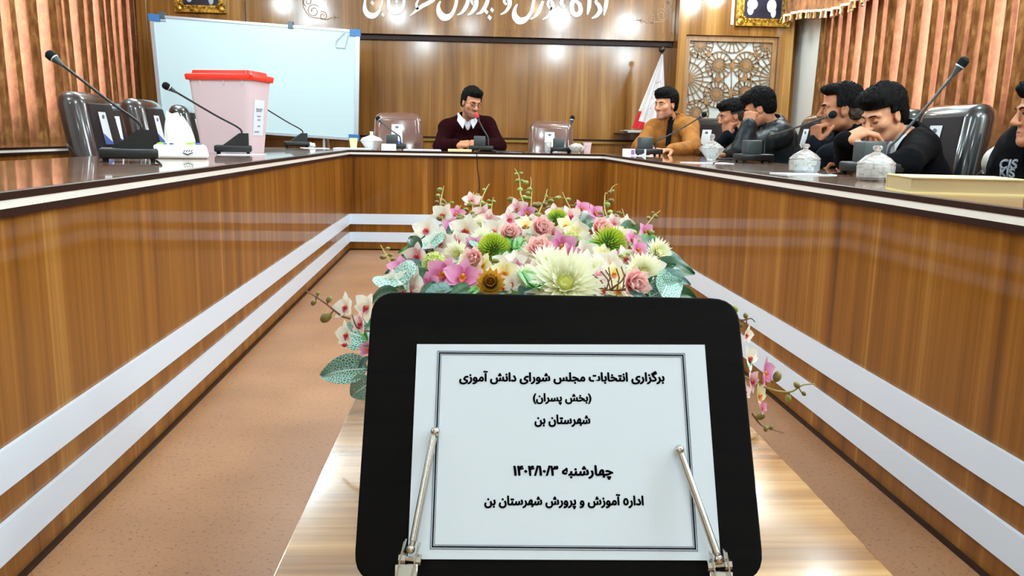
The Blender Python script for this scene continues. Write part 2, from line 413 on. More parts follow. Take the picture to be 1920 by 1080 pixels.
# carved lattice screen in the right pillar
def lattice():
    th = thing('lattice_screen', 'carved wooden lattice screen of rosettes over white backing, in the right pillar', 'screen', (3.1, 9.79, 0.98))
    O = Vector((3.1, 9.79, 0.98)); x0, x1, z0, z1 = 2.55, 3.625, 0.985, 2.065
    MB().box((x0-O.x, 0.02, z0-O.z), (x1-O.x, 0.028, z1-O.z)).obj('backing', 'lattice_back', th, None)
    fr = MB()
    for lo, hi in (((x0, z0), (x0+0.05, z1)), ((x1-0.05, z0), (x1, z1)), ((x0+0.05, z1-0.055), (x1-0.05, z1)), ((x0+0.05, z0), (x1-0.05, z0+0.05))):
        fr.box((lo[0]-O.x, -0.03, lo[1]-O.z), (hi[0]-O.x, 0.012, hi[1]-O.z))
    fr.obj('frame', 'lattice_wood', th, None)
    b = MB(); W = 0.0115
    bx0, bx1, bz0, bz1 = x0+0.045, x1-0.045, z0+0.045, z1-0.05
    def seg(a, c, w=W):
        n = max(1, int((Vector(c)-Vector(a)).length/0.02)); run = []
        def flush():
            if len(run) > 1: b.ribbon([run[0], run[-1]], [w, w], (-O.x, 0.0, -O.z), (1, 0, 0), (0, 0, 1), (0, 1, 0), 0.016)
            run.clear()
        for i in range(n+1):
            q = Vector(a)+(Vector(c)-Vector(a))*(i/n)
            if bx0 <= q.x <= bx1 and bz0 <= q.y <= bz1: run.append(q)
            else: flush()
        flush()
    def ring(c, r, n=32, w=W, dec=False):
        for i in range(n):
            a0 = 2*PI*i/n; a1 = 2*PI*(i+1)/n
            seg((c[0]+r*math.cos(a0), c[1]+r*math.sin(a0)), (c[0]+r*math.cos(a1), c[1]+r*math.sin(a1)), w)
    def disc(c, r):
        if bx0 <= c[0] <= bx1 and bz0 <= c[1] <= bz1:
            b.prism([(c[0]+r*(1 if k % 2 else 0.72)*math.cos(2*PI*k/16), c[1]+r*(1 if k % 2 else 0.72)*math.sin(2*PI*k/16)) for k in range(16)], (-O.x, -0.001, -O.z), (1, 0, 0), (0, 0, 1), (0, 1, 0), 0.017)
    def rosette(px, py, R, n=16, inner=0.5):
        q = P(px, py, 9.79); c = (q.x, q.z)
        disc(c, R*0.24)
        for k in range(n):
            a = 2*PI*(k+0.5)/n; ca, sa = math.cos(a), math.sin(a)
            seg((c[0]+R*0.15*ca, c[1]+R*0.15*sa), (c[0]+R*ca, c[1]+R*sa))
        ring(c, R, n); ring(c, R*inner, n, W*0.9)
    k = 0.2778; ox = 1180
    for cx, cy in ((605, 440), (788, 440), (590, 635), (785, 625)): rosette(ox+cx*k, cy*k, 0.155)
    for cx, cy in ((480, 300), (925, 300), (450, 765), (940, 770)): rosette(ox+cx*k, cy*k, 0.155)
    for cx, cy in ((392, 530), (985, 530)): rosette(ox+cx*k, cy*k, 0.30, 24, 0.62)
    for cx, cy in ((700, 235), (690, 845)): rosette(ox+cx*k, cy*k, 0.20, 20)
    for cx, cy in ((697, 440), (600, 535), (780, 535), (685, 625), (855, 365), (540, 365), (520, 690), (860, 700)):
        q = P(ox+cx*k, cy*k, 9.79); disc((q.x, q.z), 0.034)
        for a in (0, PI/2): seg((q.x-0.07*math.cos(a), q.y*0+q.z-0.07*math.sin(a)), (q.x+0.07*math.cos(a), q.z+0.07*math.sin(a)))
    for cx in (640, 690, 740): seg(tuple((P(ox+cx*k, 395*k, 9.79).x, P(ox+cx*k, 395*k, 9.79).z)), (P(ox+cx*k, 690*k, 9.79).x, P(ox+cx*k, 690*k, 9.79).z), W*0.8)
    b.obj('lattice', 'lattice_wood', th, None)
lattice()

# raised lettering and ornaments of the header
def header_writing():
    Y = 9.88
    th = thing('wall_lettering', 'large raised white calligraphic wall lettering on the wooden header, cut by the top edge', 'lettering', (0, Y, 2.05))
    def w(px, py): q = P(px, py, Y); return (q.x, q.z-2.05)
    s = Y/F
    strokes = [([(686, -6), (684, 8), (685, 20), (692, 28.5), (701, 29.5), (709, 24), (714, 14), (717, 2), (716, -10)], [2, 4, 7, 9, 8, 5, 4, 3, 2]),
        ([(729, -8), (729, 8), (734, 19), (742, 22), (751, 19), (757, 8), (758, -8)], [3, 6, 9, 9, 8, 5, 3]),
        ([(768, 31), (775, 25), (783, 18), (793, 11), (803, 6), (813, 0), (818, -8)], [1, 3, 5, 6, 6, 5, 3]),
        ([(783, 18), (781, 8), (786, -2)], [4, 4, 2]),
        ([(826, 2), (822, 12), (824, 24), (831, 32), (839, 32.5), (847, 27), (853, 15), (856, 2), (856, -10)], [2, 5, 9, 11, 9, 6, 5, 5, 5]),
        ([(857, 28.5), (865, 24.5), (872, 16), (877, 4), (878, -8)], [1.5, 4, 6, 6, 5]),
        ([(876, 29), (884, 24), (891, 14), (893, 2), (888, -4), (884, 2), (888, 9)], [1.5, 5, 7, 7, 5, 4, 4]),
        ([(893, 27), (902, 23), (909, 14), (914, 2), (915, -10)], [1.5, 5, 6, 6, 5]),
        ([(938, 27.5), (948, 22), (955, 11), (955, 1), (949, -4), (945, 3), (950, 9)], [1.5, 4, 6, 7, 5, 4, 4]),
        ([(970, 8), (965, 18), (965, 30), (972, 38.5), (981, 38.5), (990, 32), (997, 20), (1000, 5), (1003, -10)], [2, 5, 9, 11, 9, 6, 5, 5, 4]),
        ([(994, 36.5), (1003, 31), (1010, 22), (1015, 10), (1018, 2)], [1.5, 4, 6, 5, 4]),
        ([(1017, 37), (1027, 31), (1034, 22), (1036, 8), (1030, 2), (1027, 10), (1034, 18)], [1.5, 4, 6, 6, 5, 4, 5]),
        ([(1058, 14), (1052, 6), (1056, -4)], [5, 6, 4]),
        ([(1078, -4), (1072, 8), (1073, 22), (1080, 28), (1088, 22), (1086, 8), (1078, 2)], [5, 7, 7, 7, 7, 6, 4]),
        ([(1101, 28), (1104, 14), (1105, 0), (1105, -12)], [2, 6, 6, 5]),
        ([(1109, 34.5), (1118, 30), (1125, 20), (1122, 10), (1117, 4), (1121, -6)], [1.5, 5, 7, 6, 4, 3]),
        ([(1132, 29), (1135, 14), (1137, 0), (1137, -12)], [2, 6, 6, 5])]
    b = MB()
    for pts, ws in strokes:
        q = bez([Vector((*w(*p), 0)) for p in pts], 5); k = len(q)
        b.ribbon([(v.x, v.y) for v in q], [x*s*1.22 for x in lerp_list(ws, k)], (0, 0, 0), (1, 0, 0), (0, 0, 1), (0, -1, 0), 0.014)
    for (px, py, r) in ((698.5, 6, 4.5), (718.5, 28, 4.2), (744, 3, 4.2), (912, 22.5, 4.8), (922.5, 19, 4.8), (918, 33, 5.2)):
        c = w(px, py); r *= s
        b.prism([(c[0]-r*0.8, c[1]), (c[0]+r*0.15, c[1]-r), (c[0]+r*0.8, c[1]), (c[0]-r*0.15, c[1]+r)], (0, 0, 0), (1, 0, 0), (0, 0, 1), (0, -1, 0), 0.014)
    b.obj('letter_strokes', 'letter_white', th, None)
    for name, label, pts, mir in (('scroll_ornament', 'thin scroll ornament on the wooden header right of the white lettering', None, 1), ('scroll_ornament', 'thin scroll ornament on the wooden header above the whiteboard', None, -1)):
        c = P(1232, 22, Y) if mir == 1 else P(596, 14, Y)
        o = MB(); R = []
        def spiral(cx, cz, r, a0, turns, sg):
            return [Vector((cx+r*(1-t*0.75)*math.cos(a0+sg*t*turns*2*PI), cz+r*(1-t*0.75)*math.sin(a0+sg*t*turns*2*PI), 0)) for t in [i/30 for i in range(31)]]
        for q in (spiral(-0.055, -0.09, 0.05, 1.0, 1.4, 1), spiral(0.05, -0.04, 0.075, 2.4, 1.5, -1), spiral(0.11, 0.06, 0.055, -1.2, 1.3, 1), spiral(0.13, 0.14, 0.045, -1.6, 1.2, -1),
                  bez([(-0.24, -0.10, 0), (-0.16, -0.105, 0), (-0.09, -0.13, 0), (0.0, -0.115, 0), (0.09, -0.10, 0), (0.16, 0.0, 0), (0.16, 0.12, 0)]),
                  bez([(-0.17, -0.075, 0), (-0.19, -0.10, 0), (-0.17, -0.13, 0)])):
            o.ribbon([(mir*v.x, v.y) for v in q], [0.011]*len(q), (0, 0, 0), (1, 0, 0), (0, 0, 1), (0, -1, 0), 0.006)
        tag(o.obj(name, 'lattice_wood', None, None, loc=(c.x, Y, c.z)), label, 'ornament')
header_writing()

# ---------------------------------------------------------------- curtains
def curtain_path(gaps, ya, yb):
    pts = []; g = sorted(gaps); rng = random.Random(3)
    edges = [ya]+[v for q in g for v in q]+[yb]
    def fold(a, c):
        w = c-a; n = max(1, round(w/0.20)); 
        for i in range(n):
            p = a+w*i/n; q = a+w*(i+1)/n; dd = rng.uniform(0.03, 0.055)
            k = 7
            for j in range(k): pts.append((p+(q-p)*j/(k-1), 0.035+dd*math.sin(PI*(0.1+0.85*j/(k-1)))*0.8+0.02*math.sin(9*j)))
            for j in range(4): pts.append((q-(q-p)*(j+0.3)/4, 0.03))
            for j in range(4): pts.append((p+(q-p)*(j+0.6)/4, 0.008))
    for i in range(0, len(edges), 2):
        fold(edges[i], edges[i+1])
        if i+2 < len(edges):
            a, c = edges[i+1], edges[i+2]
            for j in range(4): pts.append((a+(c-a)*(j+0.5)/4, 0.012+0.012*math.sin(PI*(j+0.5)/4)))
    return pts
def curtain(name, label, x, sgn, gaps, ya, yb, z0, z1):
    path = curtain_path(gaps, ya, yb); nz = 14; b = MB(); k = len(path); vs = []
    for i in range(nz+1):
        z = z0+(z1-z0)*i/nz
        for (y, d) in path:
            w = 0.012*math.sin(y*7+z*1.7); vs.append((x+sgn*(d*(0.75+0.25*math.cos(z*1.3))+0.0), y+w, z))
    fs = [(i*k+j, i*k+j+1, (i+1)*k+j+1, (i+1)*k+j) for i in range(nz) for j in range(k-1)]
    b.add(vs, fs)
    return tag(b.obj(name, 'curtain_fabric', None, 80), label, 'curtain')
def gaps_px(lst, py, X):
    out = []
    for a, c in lst:
        y0 = PX(a, py, X).y; y1 = PX(c, py, X).y; m_ = (y0+y1)/2; h_ = abs(y1-y0)*0.36; out.append((m_-h_, m_+h_))
    return sorted(out)
gl = gaps_px([(8, 24), (36, 54), (79, 95), (114, 118), (121, 125), (138, 153), (181, 190), (217, 222), (228, 232), (243, 247), (257, 264)], 130, -3.63)
gl = [q for q in [(3.4, 3.55), (4.1, 4.22), (4.8, 4.95), (5.5, 5.6), (6.1, 6.25)]]+gl
curtain('curtain', 'brown mottled curtain with pink light in its folds, left wall beside the whiteboard', -3.66, 1, gl, 3.1, 9.97, 0.04, 2.92)
gr = gaps_px([(1573, 1577), (1586, 1592), (1606, 1616), (1632, 1641), (1654, 1657), (1678, 1692), (1705, 1707), (1727, 1743), (1757, 1765), (1781, 1788), (1793, 1796), (1811, 1815), (1862, 1882), (1894, 1899)], 100, 3.84)
gr = [(2.3, 2.45), (3.1, 3.22), (3.9, 4.05), (4.6, 4.75), (5.2, 5.3)]+gr
curtain('curtain', 'orange brown curtain with pink light in its folds, right wall behind the boys', 3.86, -1, gr, 2.1, 9.08, 0.04, 2.92)
def valance():
    th = thing('valance', 'gathered brown valance with tasselled fringe, top of the right wall', 'valance', (3.68, 9.55, 2.3))
    b = MB(); vs = []; ny = 150; nz = 8
    def zb(y): return 2.235+0.055*math.cos((9.5-y)*2*PI/2.6)
    def xx(y, t): return 3.66+0.035*math.sin(y*30)*(0.3+0.7*t)
    for i in range(ny+1):
        y = 9.6-7.4*i/ny
        for j in range(nz+1):
            t = 1-j/nz; vs.append((xx(y, t)-3.68, y-9.55, zb(y)+(2.95-zb(y))*j/nz-2.3))
    fs = [(i*(nz+1)+j, (i+1)*(nz+1)+j, (i+1)*(nz+1)+j+1, i*(nz+1)+j+1) for i in range(ny) for j in range(nz)]
    b.add(vs, fs); b.obj('gathered_cloth', 'valance_fabric', th, 80)
    br = MB(); br.tube([(xx(9.6-2.4*i/60, 1)-3.69, 9.6-2.4*i/60-9.55, zb(9.6-2.4*i/60)-2.3) for i in range(61)], 0.014, 6); br.obj('braid', 'tassel_pale', th)
    tm = [MB().lathe([(0.004, 0), (0.013, -0.012), (0.009, -0.022), (0.016, -0.062), (0.0, -0.064)], 8).mesh('tassel', c, 40) for c in ('tassel_pale', 'gold_thread', 'valance_fabric')]
    for i in range(44):
        y = 9.58-i*0.045; link('tassel', tm[(0, 2, 1, 2)[i % 4]], th, (xx(y, 1)-3.69, y-9.55, zb(y)-2.312))
valance()

# ================================================================ conference tables
TOP, WT_, WB_ = 0.76, 0.7454, 0.7288
U1, U2, L1, L2 = 0.2784, 0.1995, 0.1387, 0.0638
TLi, TLo, TRi, TRo, TBi, TBo = -0.873, -1.66, 1.089, 1.80, 6.388, 6.95
def table(name, label, loc, top, panels, edges, bands):
    """all boxes in world coordinates: top (x0,y0,x1,y1); panels (box list); edges: thin edge bands along inner sides; bands: white stripes"""
    th = thing(name, label, 'table', loc, 0, 'runs of the wood conference table'); O = Vector(loc)
    def bx(lst):
        b = MB()
        for lo, hi in lst: b.box(Vector(lo)-O, Vector(hi)-O)
        return b
    bx([((top[0], top[1], WT_), (top[2], top[3], TOP))]).obj('tabletop', 'desk_top_wood', th, None)
    bx(panels).obj('front_panel', 'desk_wood', th, None)
    for nm, z0, z1, mt, off in (('brown_edge', WT_, TOP-0.0005, 'dark_edge', 0.002), ('white_edge', WB_, WT_, 'white_edge', 0.0), ('under_edge', WB_-0.016, WB_, 'dark_edge', 0.0)):
        bx([((e[0]-(off if e[4] == 'x' else 0), e[1]-(off if e[4] == 'y' else 0), z0), (e[2]+(off if e[4] == 'x' else 0), e[3]+(off if e[4] == 'y' else 0), z1)) for e in edges]).obj(nm, mt, th, None)
    for z0, z1 in ((U2, U1), (L2, L1)):
        bx([((e[0], e[1], z0), (e[2], e[3], z1)) for e in bands]).obj('white_stripe', 'white_band', th, None)
    bx([((e[0], e[1], 0.0), (e[2], e[3], 0.010)) for e in bands]).obj('plinth', 'dark_edge', th, None)
    return th
ov = 0.014
table('conference_table', 'left run of the wood conference table, carrying the ballot box', (-1.2, 2.6, 0),
      (TLo, -1.0, TLi+ov-0.02, TBi), [((TLi-0.02, -1.0, 0.0), (TLi, TBi, WB_-0.016)), ((TLo+0.05, -1.0, 0), (TLi-0.02, -0.98, WT_))],
      [(TLi+ov-0.022, -1.0, TLi+ov, TBi-ov, 'x'), (TLo-0.004, -1.0, TLo+0.02, TBi, 'x')], [(TLi-0.005, -1.0, TLi+0.010, TBi-0.010)])
table('conference_table', 'right run of the wood conference table, where the boys sit', (1.4, 2.6, 0),
      (TRi-ov+0.02, -1.0, TRo, TBi), [((TRi, -1.0, 0.0), (TRi+0.02, TBi, WB_-0.016)), ((TRi+0.02, -1.0, 0), (TRo-0.05, -0.98, WT_))],
      [(TRi-ov, -1.0, TRi-ov+0.022, TBi-ov, 'x'), (TRo-0.02, -1.0, TRo+0.004, TBi, 'x')], [(TRi-0.010, -1.0, TRi+0.005, TBi-0.010)])
table('conference_table', 'far cross run of the wood conference table, where the man speaks', (0.1, 6.65, 0),
      (TLo, TBi-ov+0.02, TRo, TBo), [((TLi, TBi, 0.0), (TRi, TBi+0.02, WB_-0.016)), ((TLo+0.03, TBo-0.15, 0), (TLo+0.05, TBo-0.05, WT_)), ((TRo-0.05, TBo-0.15, 0), (TRo-0.03, TBo-0.05, WT_))],
      [(TLi+ov, TBi-ov, TRi-ov, TBi-ov+0.022, 'y'), (TLo, TBo-0.02, TRo, TBo+0.004, 'y')], [(TLi+0.010, TBi-0.010, TRi-0.010, TBi+0.005)])
table('side_table', 'low back-row desk along the left curtain, behind the left chairs', (-3.0, 5.5, 0),
      (-3.30, 1.0, -2.76, 8.7), [((-2.78, 1.0, 0.0), (-2.76, 8.7, WB_-0.016))], [(-2.768, 1.0, -2.746, 8.7, 'x')], [(-2.765, 1.0, -2.750, 8.7)])
table('side_table', 'back-row desk along the right curtain, behind the boys', (3.1, 3.5, 0),
      (2.84, 0.5, 3.36, 6.0), [((2.84, 0.5, 0.0), (2.86, 6.0, WB_-0.016))], [(2.826, 0.5, 2.848, 6.0, 'x')], [(2.830, 0.5, 2.845, 6.0)])
for o in list(COL.objects):
    if o.name.startswith('side_table'): o['group'] = 'back-row desks along the curtains'

# ================================================================ things on the walls
def whiteboard():
    a, b_, c, d = P(280, 27, 9.0), P(675, 57, 9.0), P(672, 264, 9.0), P(301, 239, 9.0)
    th = thing('whiteboard', 'large white board with pale metal frame and blue corners, leaning behind the left chairs', 'whiteboard', tuple(d))
    O = d; ex = (b_-a).normalized(); ez = ((a-d)+(b_-c)).normalized(); ey = Vector((0, 1, 0))
    w = (b_-a).length; h = (b_-c).length
    # corners in board coordinates, origin at top left
    def q(x, z): # bilinear, x to the right, z down, both 0..1
        return a*(1-x)*(1-z)+b_*x*(1-z)+c*x*z+d*(1-x)*z-O
    def slab(bm, x0, x1, z0, z1, y0, y1, m=0):
        vs = []
        for y in (y0, y1):
            for (x, z) in ((x0, z0), (x1, z0), (x1, z1), (x0, z1)): vs.append(q(x, z)+ey*y)
        bm.add(vs, [(0, 1, 2, 3), (7, 6, 5, 4), (0, 4, 5, 1), (1, 5, 6, 2), (2, 6, 7, 3), (3, 7, 4, 0)], m)
    m = MB(); slab(m, 0.01, 0.99, 0.02, 0.98, 0.0, 0.02); m.obj('board_panel', 'board_white', th)
    f = MB(); slab(f, 0, 1, 0, 0.022, -0.012, 0.025); slab(f, 0, 1, 0.976, 1, -0.012, 0.025); slab(f, 0, 0.018, 0.022, 0.976, -0.012, 0.025); slab(f, 0.980, 1, 0.022, 0.976, -0.012, 0.025)
    f.obj('metal_frame', 'alu', th)
    for x0, z0 in ((0, 0), (0.955, 0), (0.955, 0.95), (0, 0.95)):
        k = MB(); slab(k, x0-0.004, x0+0.049, z0-0.006, z0+0.056, -0.018, 0.03); k.obj('corner_cap', 'blue_plastic', th)
    for x0 in (0.05, 0.655):
        k = MB(); slab(k, x0, x0+0.024, -0.03, 0.03, -0.022, 0.035); k.obj('clip', 'grey_clip', th)
    for x0 in (0.12, 0.82):
        k = MB(); p0 = q(x0, 0.5)+ey*0.03; p1 = Vector((q(x0, 0.5).x, 0.55, -O.z+0.01)); k.tube([p0, p1], 0.015, 8)
        k.obj('stand_leg', 'alu', th)
        k = MB(); p0 = q(x0, 0.98)+ey*0.03; p1 = Vector((q(x0, 0.5).x, 0.03, -O.z+0.01)); k.tube([p0, p1], 0.015, 8); k.obj('stand_leg', 'alu', th)
    s = MB(); slab(s, 0.035, 0.075, 0.045, 0.055, -0.002, 0.001); s.obj('maker_sticker', 'ink_grey', th)
    hk = MB(); hk.tube([q(0.93, 0.03)+ey*-0.02, q(0.885, 0.12)+ey*-0.02, q(0.885, 0.17)+ey*-0.02, q(0.93, 0.17)+ey*-0.02, q(0.945, 0.05)+ey*-0.02], 0.004, 6); hk.obj('wire_hook', 'alu', th)
whiteboard()

def picture(label, px0, px1, pyb, ratio, side):
    A = P(px0, pyb, PF-0.03); B = P(px1, pyb, PF-0.03); w = B.x-A.x; h = w*ratio; x0 = A.x; z0 = 0.5*(A.z+B.z)
    h = min(h, CEIL-0.03-z0)
    th = thing('framed_portrait', label, 'picture', (x0+w/2, PF-0.014, z0)); f = MB(); W = w*0.14
    ox = x0+w/2
    def fr(ins, wd, y0, y1):
        x, X, z, Z = -w/2+ins, w/2-ins, ins, h-ins
        f.box((x, y0, z), (X, y1, z+wd)); f.box((x, y0, Z-wd), (X, y1, Z)); f.box((x, y0, z+wd), (x+wd, y1, Z-wd)); f.box((X-wd, y0, z+wd), (X, y1, Z-wd))
    fr(0, W*0.45, -0.05, 0); fr(W*0.45, W*0.3, -0.032, 0); fr(W*0.75, W*0.25, -0.042, 0)
    f.obj('gilt_frame', 'gold_frame', th, None)
    MB().box((-w/2+W, -0.018, W), (w/2-W, -0.004, h-W)).obj('canvas', 'portrait', th, None)
    for sx in (-1, 1):
        c = MB(); cx = sx*(w/2-W*0.55); cz = W*0.55
        c.ball((cx, -0.052, cz), (W*0.5, 0.014, W*0.5), 0, 12)
        for k in range(5):
            a = PI*0.5*k/4; c.ball((cx-sx*W*0.75*math.cos(a), -0.05, cz+W*0.75*math.sin(a)), (W*0.2, 0.012, W*0.2), 0, 8)
        c.obj('corner_ornament', 'gold_frame', th)
    for k, (dx, dz, rx, rz) in enumerate(((-0.2, 0.36, 0.10, 0.10), (-0.23, 0.26, 0.06, 0.09), (0.16, 0.34, 0.09, 0.12), (0.2, 0.22, 0.05, 0.09))):
        g = MB(); g.ball((dx*w, -0.0185, dz*w+W*0.2), (rx*w, 0.003, rz*w), 0, 14); g.obj('painted_beard', 'portrait_light', th)
    for dx in (-0.2, 0.17):
        g = MB(); g.ball((dx*w, -0.0185, 0.56*w), (0.075*w, 0.003, 0.1*w)); g.obj('painted_face', 'portrait_skin', th)
picture('gilt framed portrait of two bearded figures on dark ground, hung above the lattice screen', 1378, 1478, 50, 1.3, 1)
picture('gilt framed picture with dark canvas, hung above the whiteboard, cut by the top edge', 330, 425, 24, 1.3, -1)

def flag():
    top = P(1241, 93, 9.15); th = thing('standing_flag', 'white flag with red lower edge hanging from a floor pole, behind the man in tan', 'flag', (top.x, 9.15, 0))
    m = MB(); m.tube([(0, 0, 0.03), (0, 0, top.z-0.02)], 0.012, 10); m.obj('pole', 'dark_metal', th)
    m = MB(); m.ball((0, 0, top.z), 0.034, 0, 16); m.obj('ball_finial', 'dark_metal', th)
    MB().lathe([(0.17, 0.0), (0.17, 0.02), (0.04, 0.05), (0.0, 0.05)], 24).obj('base', 'dark_metal', th)
    zt = top.z-0.07; zb = 0.98
    def fn(u, v):
        spread = 0.018+0.30*u**1.0; a = (v-0.5)
        x = -0.11*u+a*spread*1.15+0.0; y = -0.03+0.035*math.sin(v*5*PI+u*2)*min(1, 0.25+u)-0.02*u
        return (x, y, zt-(zt-zb)*u-0.06*u*v+0.02)
    m = MB(); m.surf(fn, 30, 40)
    for i in range(30):
        for j in range(40):
            m.m[i*40+j] = 1 if (i > 22 and j < 4) or (i >= 27 and j < 14) else 0
    o = m.obj('cloth', ['flag_cloth', 'flag_red'], th, 80)
    e = MB()
    rng = random.Random(5)
    for k in range(26):
        u = rng.uniform(0.35, 0.72); v = rng.uniform(0.35, 0.8); q = Vector(fn(u, v)); e.ball(q+Vector((0, -0.003, 0)), (0.007, 0.002, 0.004+rng.random()*0.006), 0, 6)
    e.obj('emblem_print', 'flag_print', o)
flag()

# ================================================================ chairs
def make_chair(label, mat, loc, rz):
    """swivel chair facing local +y"""
    th = thing('office_chair', label, 'chair', loc, rz, 'padded chairs around the tables')
    def tp(c):
        t = (c.z-0.55)/0.52; s = 1.0-0.16*max(0, t)**2; return Vector((c.x*s, c.y-0.10*t, c.z))
    m = MB(); m.bbox((-0.235, -0.262, 0.52), (0.235, -0.115, 1.07), 0.066, 0, None, 5, tp)
    bk = m.obj('backrest', mat, th, 60)
    m = MB(); m.bbox((-0.178, -0.125, 0.58), (0.178, -0.108, 1.015), 0.009, 0, None, 2, lambda c: tp(Vector((c.x*(1.0 if c.z < 0.8 else 0.94), c.y, c.z)))); m.obj('front_pad', mat if mat == 'leather_brown' else 'leather_matte', bk, 60)
    m = MB(); m.bbox((-0.25, -0.20, 0.42), (0.25, 0.27, 0.52), 0.045, 0, None, 4); m.obj('seat', mat, th, 60)
    for sx in (-1, 1):
        m = MB(); m.tube(bez([(sx*0.25, -0.13, 0.50), (sx*0.30, -0.10, 0.60), (sx*0.30, 0.02, 0.66), (sx*0.29, 0.18, 0.655)], 5), 0.022, 8); m.obj('armrest', 'black_plastic', th)
    MB().tube([(0, 0, 0.09), (0, 0, 0.43)], 0.03, 12).obj('post', 'dark_metal', th)
    for k in range(5):
        a = 2*PI*k/5; m = MB(); m.tube([(0, 0, 0.11), (0.28*math.cos(a), 0.28*math.sin(a), 0.075)], [0.028, 0.018], 8); l = m.obj('leg', 'black_plastic', th)
        MB().ball((0.28*math.cos(a), 0.28*math.sin(a), 0.028), 0.028, 0, 10).obj('caster', 'black_plastic', l)
    y = lambda x, z: tp(Vector((x, -0.105, z))).y+0.0
    tg = MB()
    def fn(u, v):
        x = -0.05+0.10*u+0.02; z = 0.80+0.17*v; q = tp(Vector((x, -0.1050, z))); return q
    tg.surf(fn, 4, 6); t = tg.obj('paper_tag', 'card', th, None)
    t2 = MB(); t2.surf(lambda u, v: tp(Vector((-0.03+0.10*u, -0.1035, 0.80+0.05*v*(0.2+u)))), 4, 2); t2.obj('blue_corner', 'card_blue', t, None)
    t3 = MB(); c = tp(Vector((0.02, -0.1030, 0.945))); t3.ball(c, (0.016, 0.001, 0.012), 0, 10); t3.obj('tag_crest', 'ink_grey', t)
    return th
def face(dx, dy): return math.atan2(dy, dx)-PI/2
CH = []
def chair(label, mat, x, y, f):                       # x, y: where the backrest stands
    l = math.hypot(*f); return make_chair(label, mat, (x+f[0]/l*0.19, y+f[1]/l*0.19, 0), face(*f))
chair('dark grey padded chair in clear cover, nearest on the left, behind the tall microphone', 'leather_grey', -1.94, 4.66, (1, 0.0))
chair('dark grey padded chair between nearest left chair and whiteboard, behind the white tissue pack', 'leather_grey', -1.94, 5.46, (1, 0.0))
chair('dark padded chair half hidden between the two grey chairs on the left', 'leather_black', -2.42, 6.02, (0.8, -0.6))
chair('black padded chair mostly hidden behind the ballot box', 'leather_black', -2.05, 6.60, (1, 0.1))
chair('brown padded chair in shiny clear cover, left of the speaking man', 'leather_brown', P(748, 250, 7.45).x, 7.45, (0.12, -1))
chair('brown padded chair in shiny clear cover with upright tag, right of the speaking man', 'leather_brown', P(1034, 255, 7.40).x, 7.40, (0, -1)).scale = (0.94, 1, 0.955)
chair('black padded empty chair between the man in tan and the first boy', 'leather_black', 2.10, 7.10, (-0.75, -0.66))
chair('black padded chair behind the boy in dark leather jacket', 'leather_black', 2.38, 5.70, (-1, 0.0))
chair('black padded chair behind the boy resting his fist on his mouth', 'leather_black', 2.36, 4.62, (-1, 0.0))
chair('black padded chair with shiny rim and white tag, behind the boy in black suit', 'leather_black', 2.27, 3.90, (-1, -0.1))
chair('dark padded chair under the person cut by the right edge', 'leather_black', 2.45, 3.15, (-1, 0))

def BT(px, dy, z=None):                              # spot on the far table, dy behind its inner edge
    return Vector((P(px, 280, TBi+dy).x, TBi+dy, TOP if z is None else z))
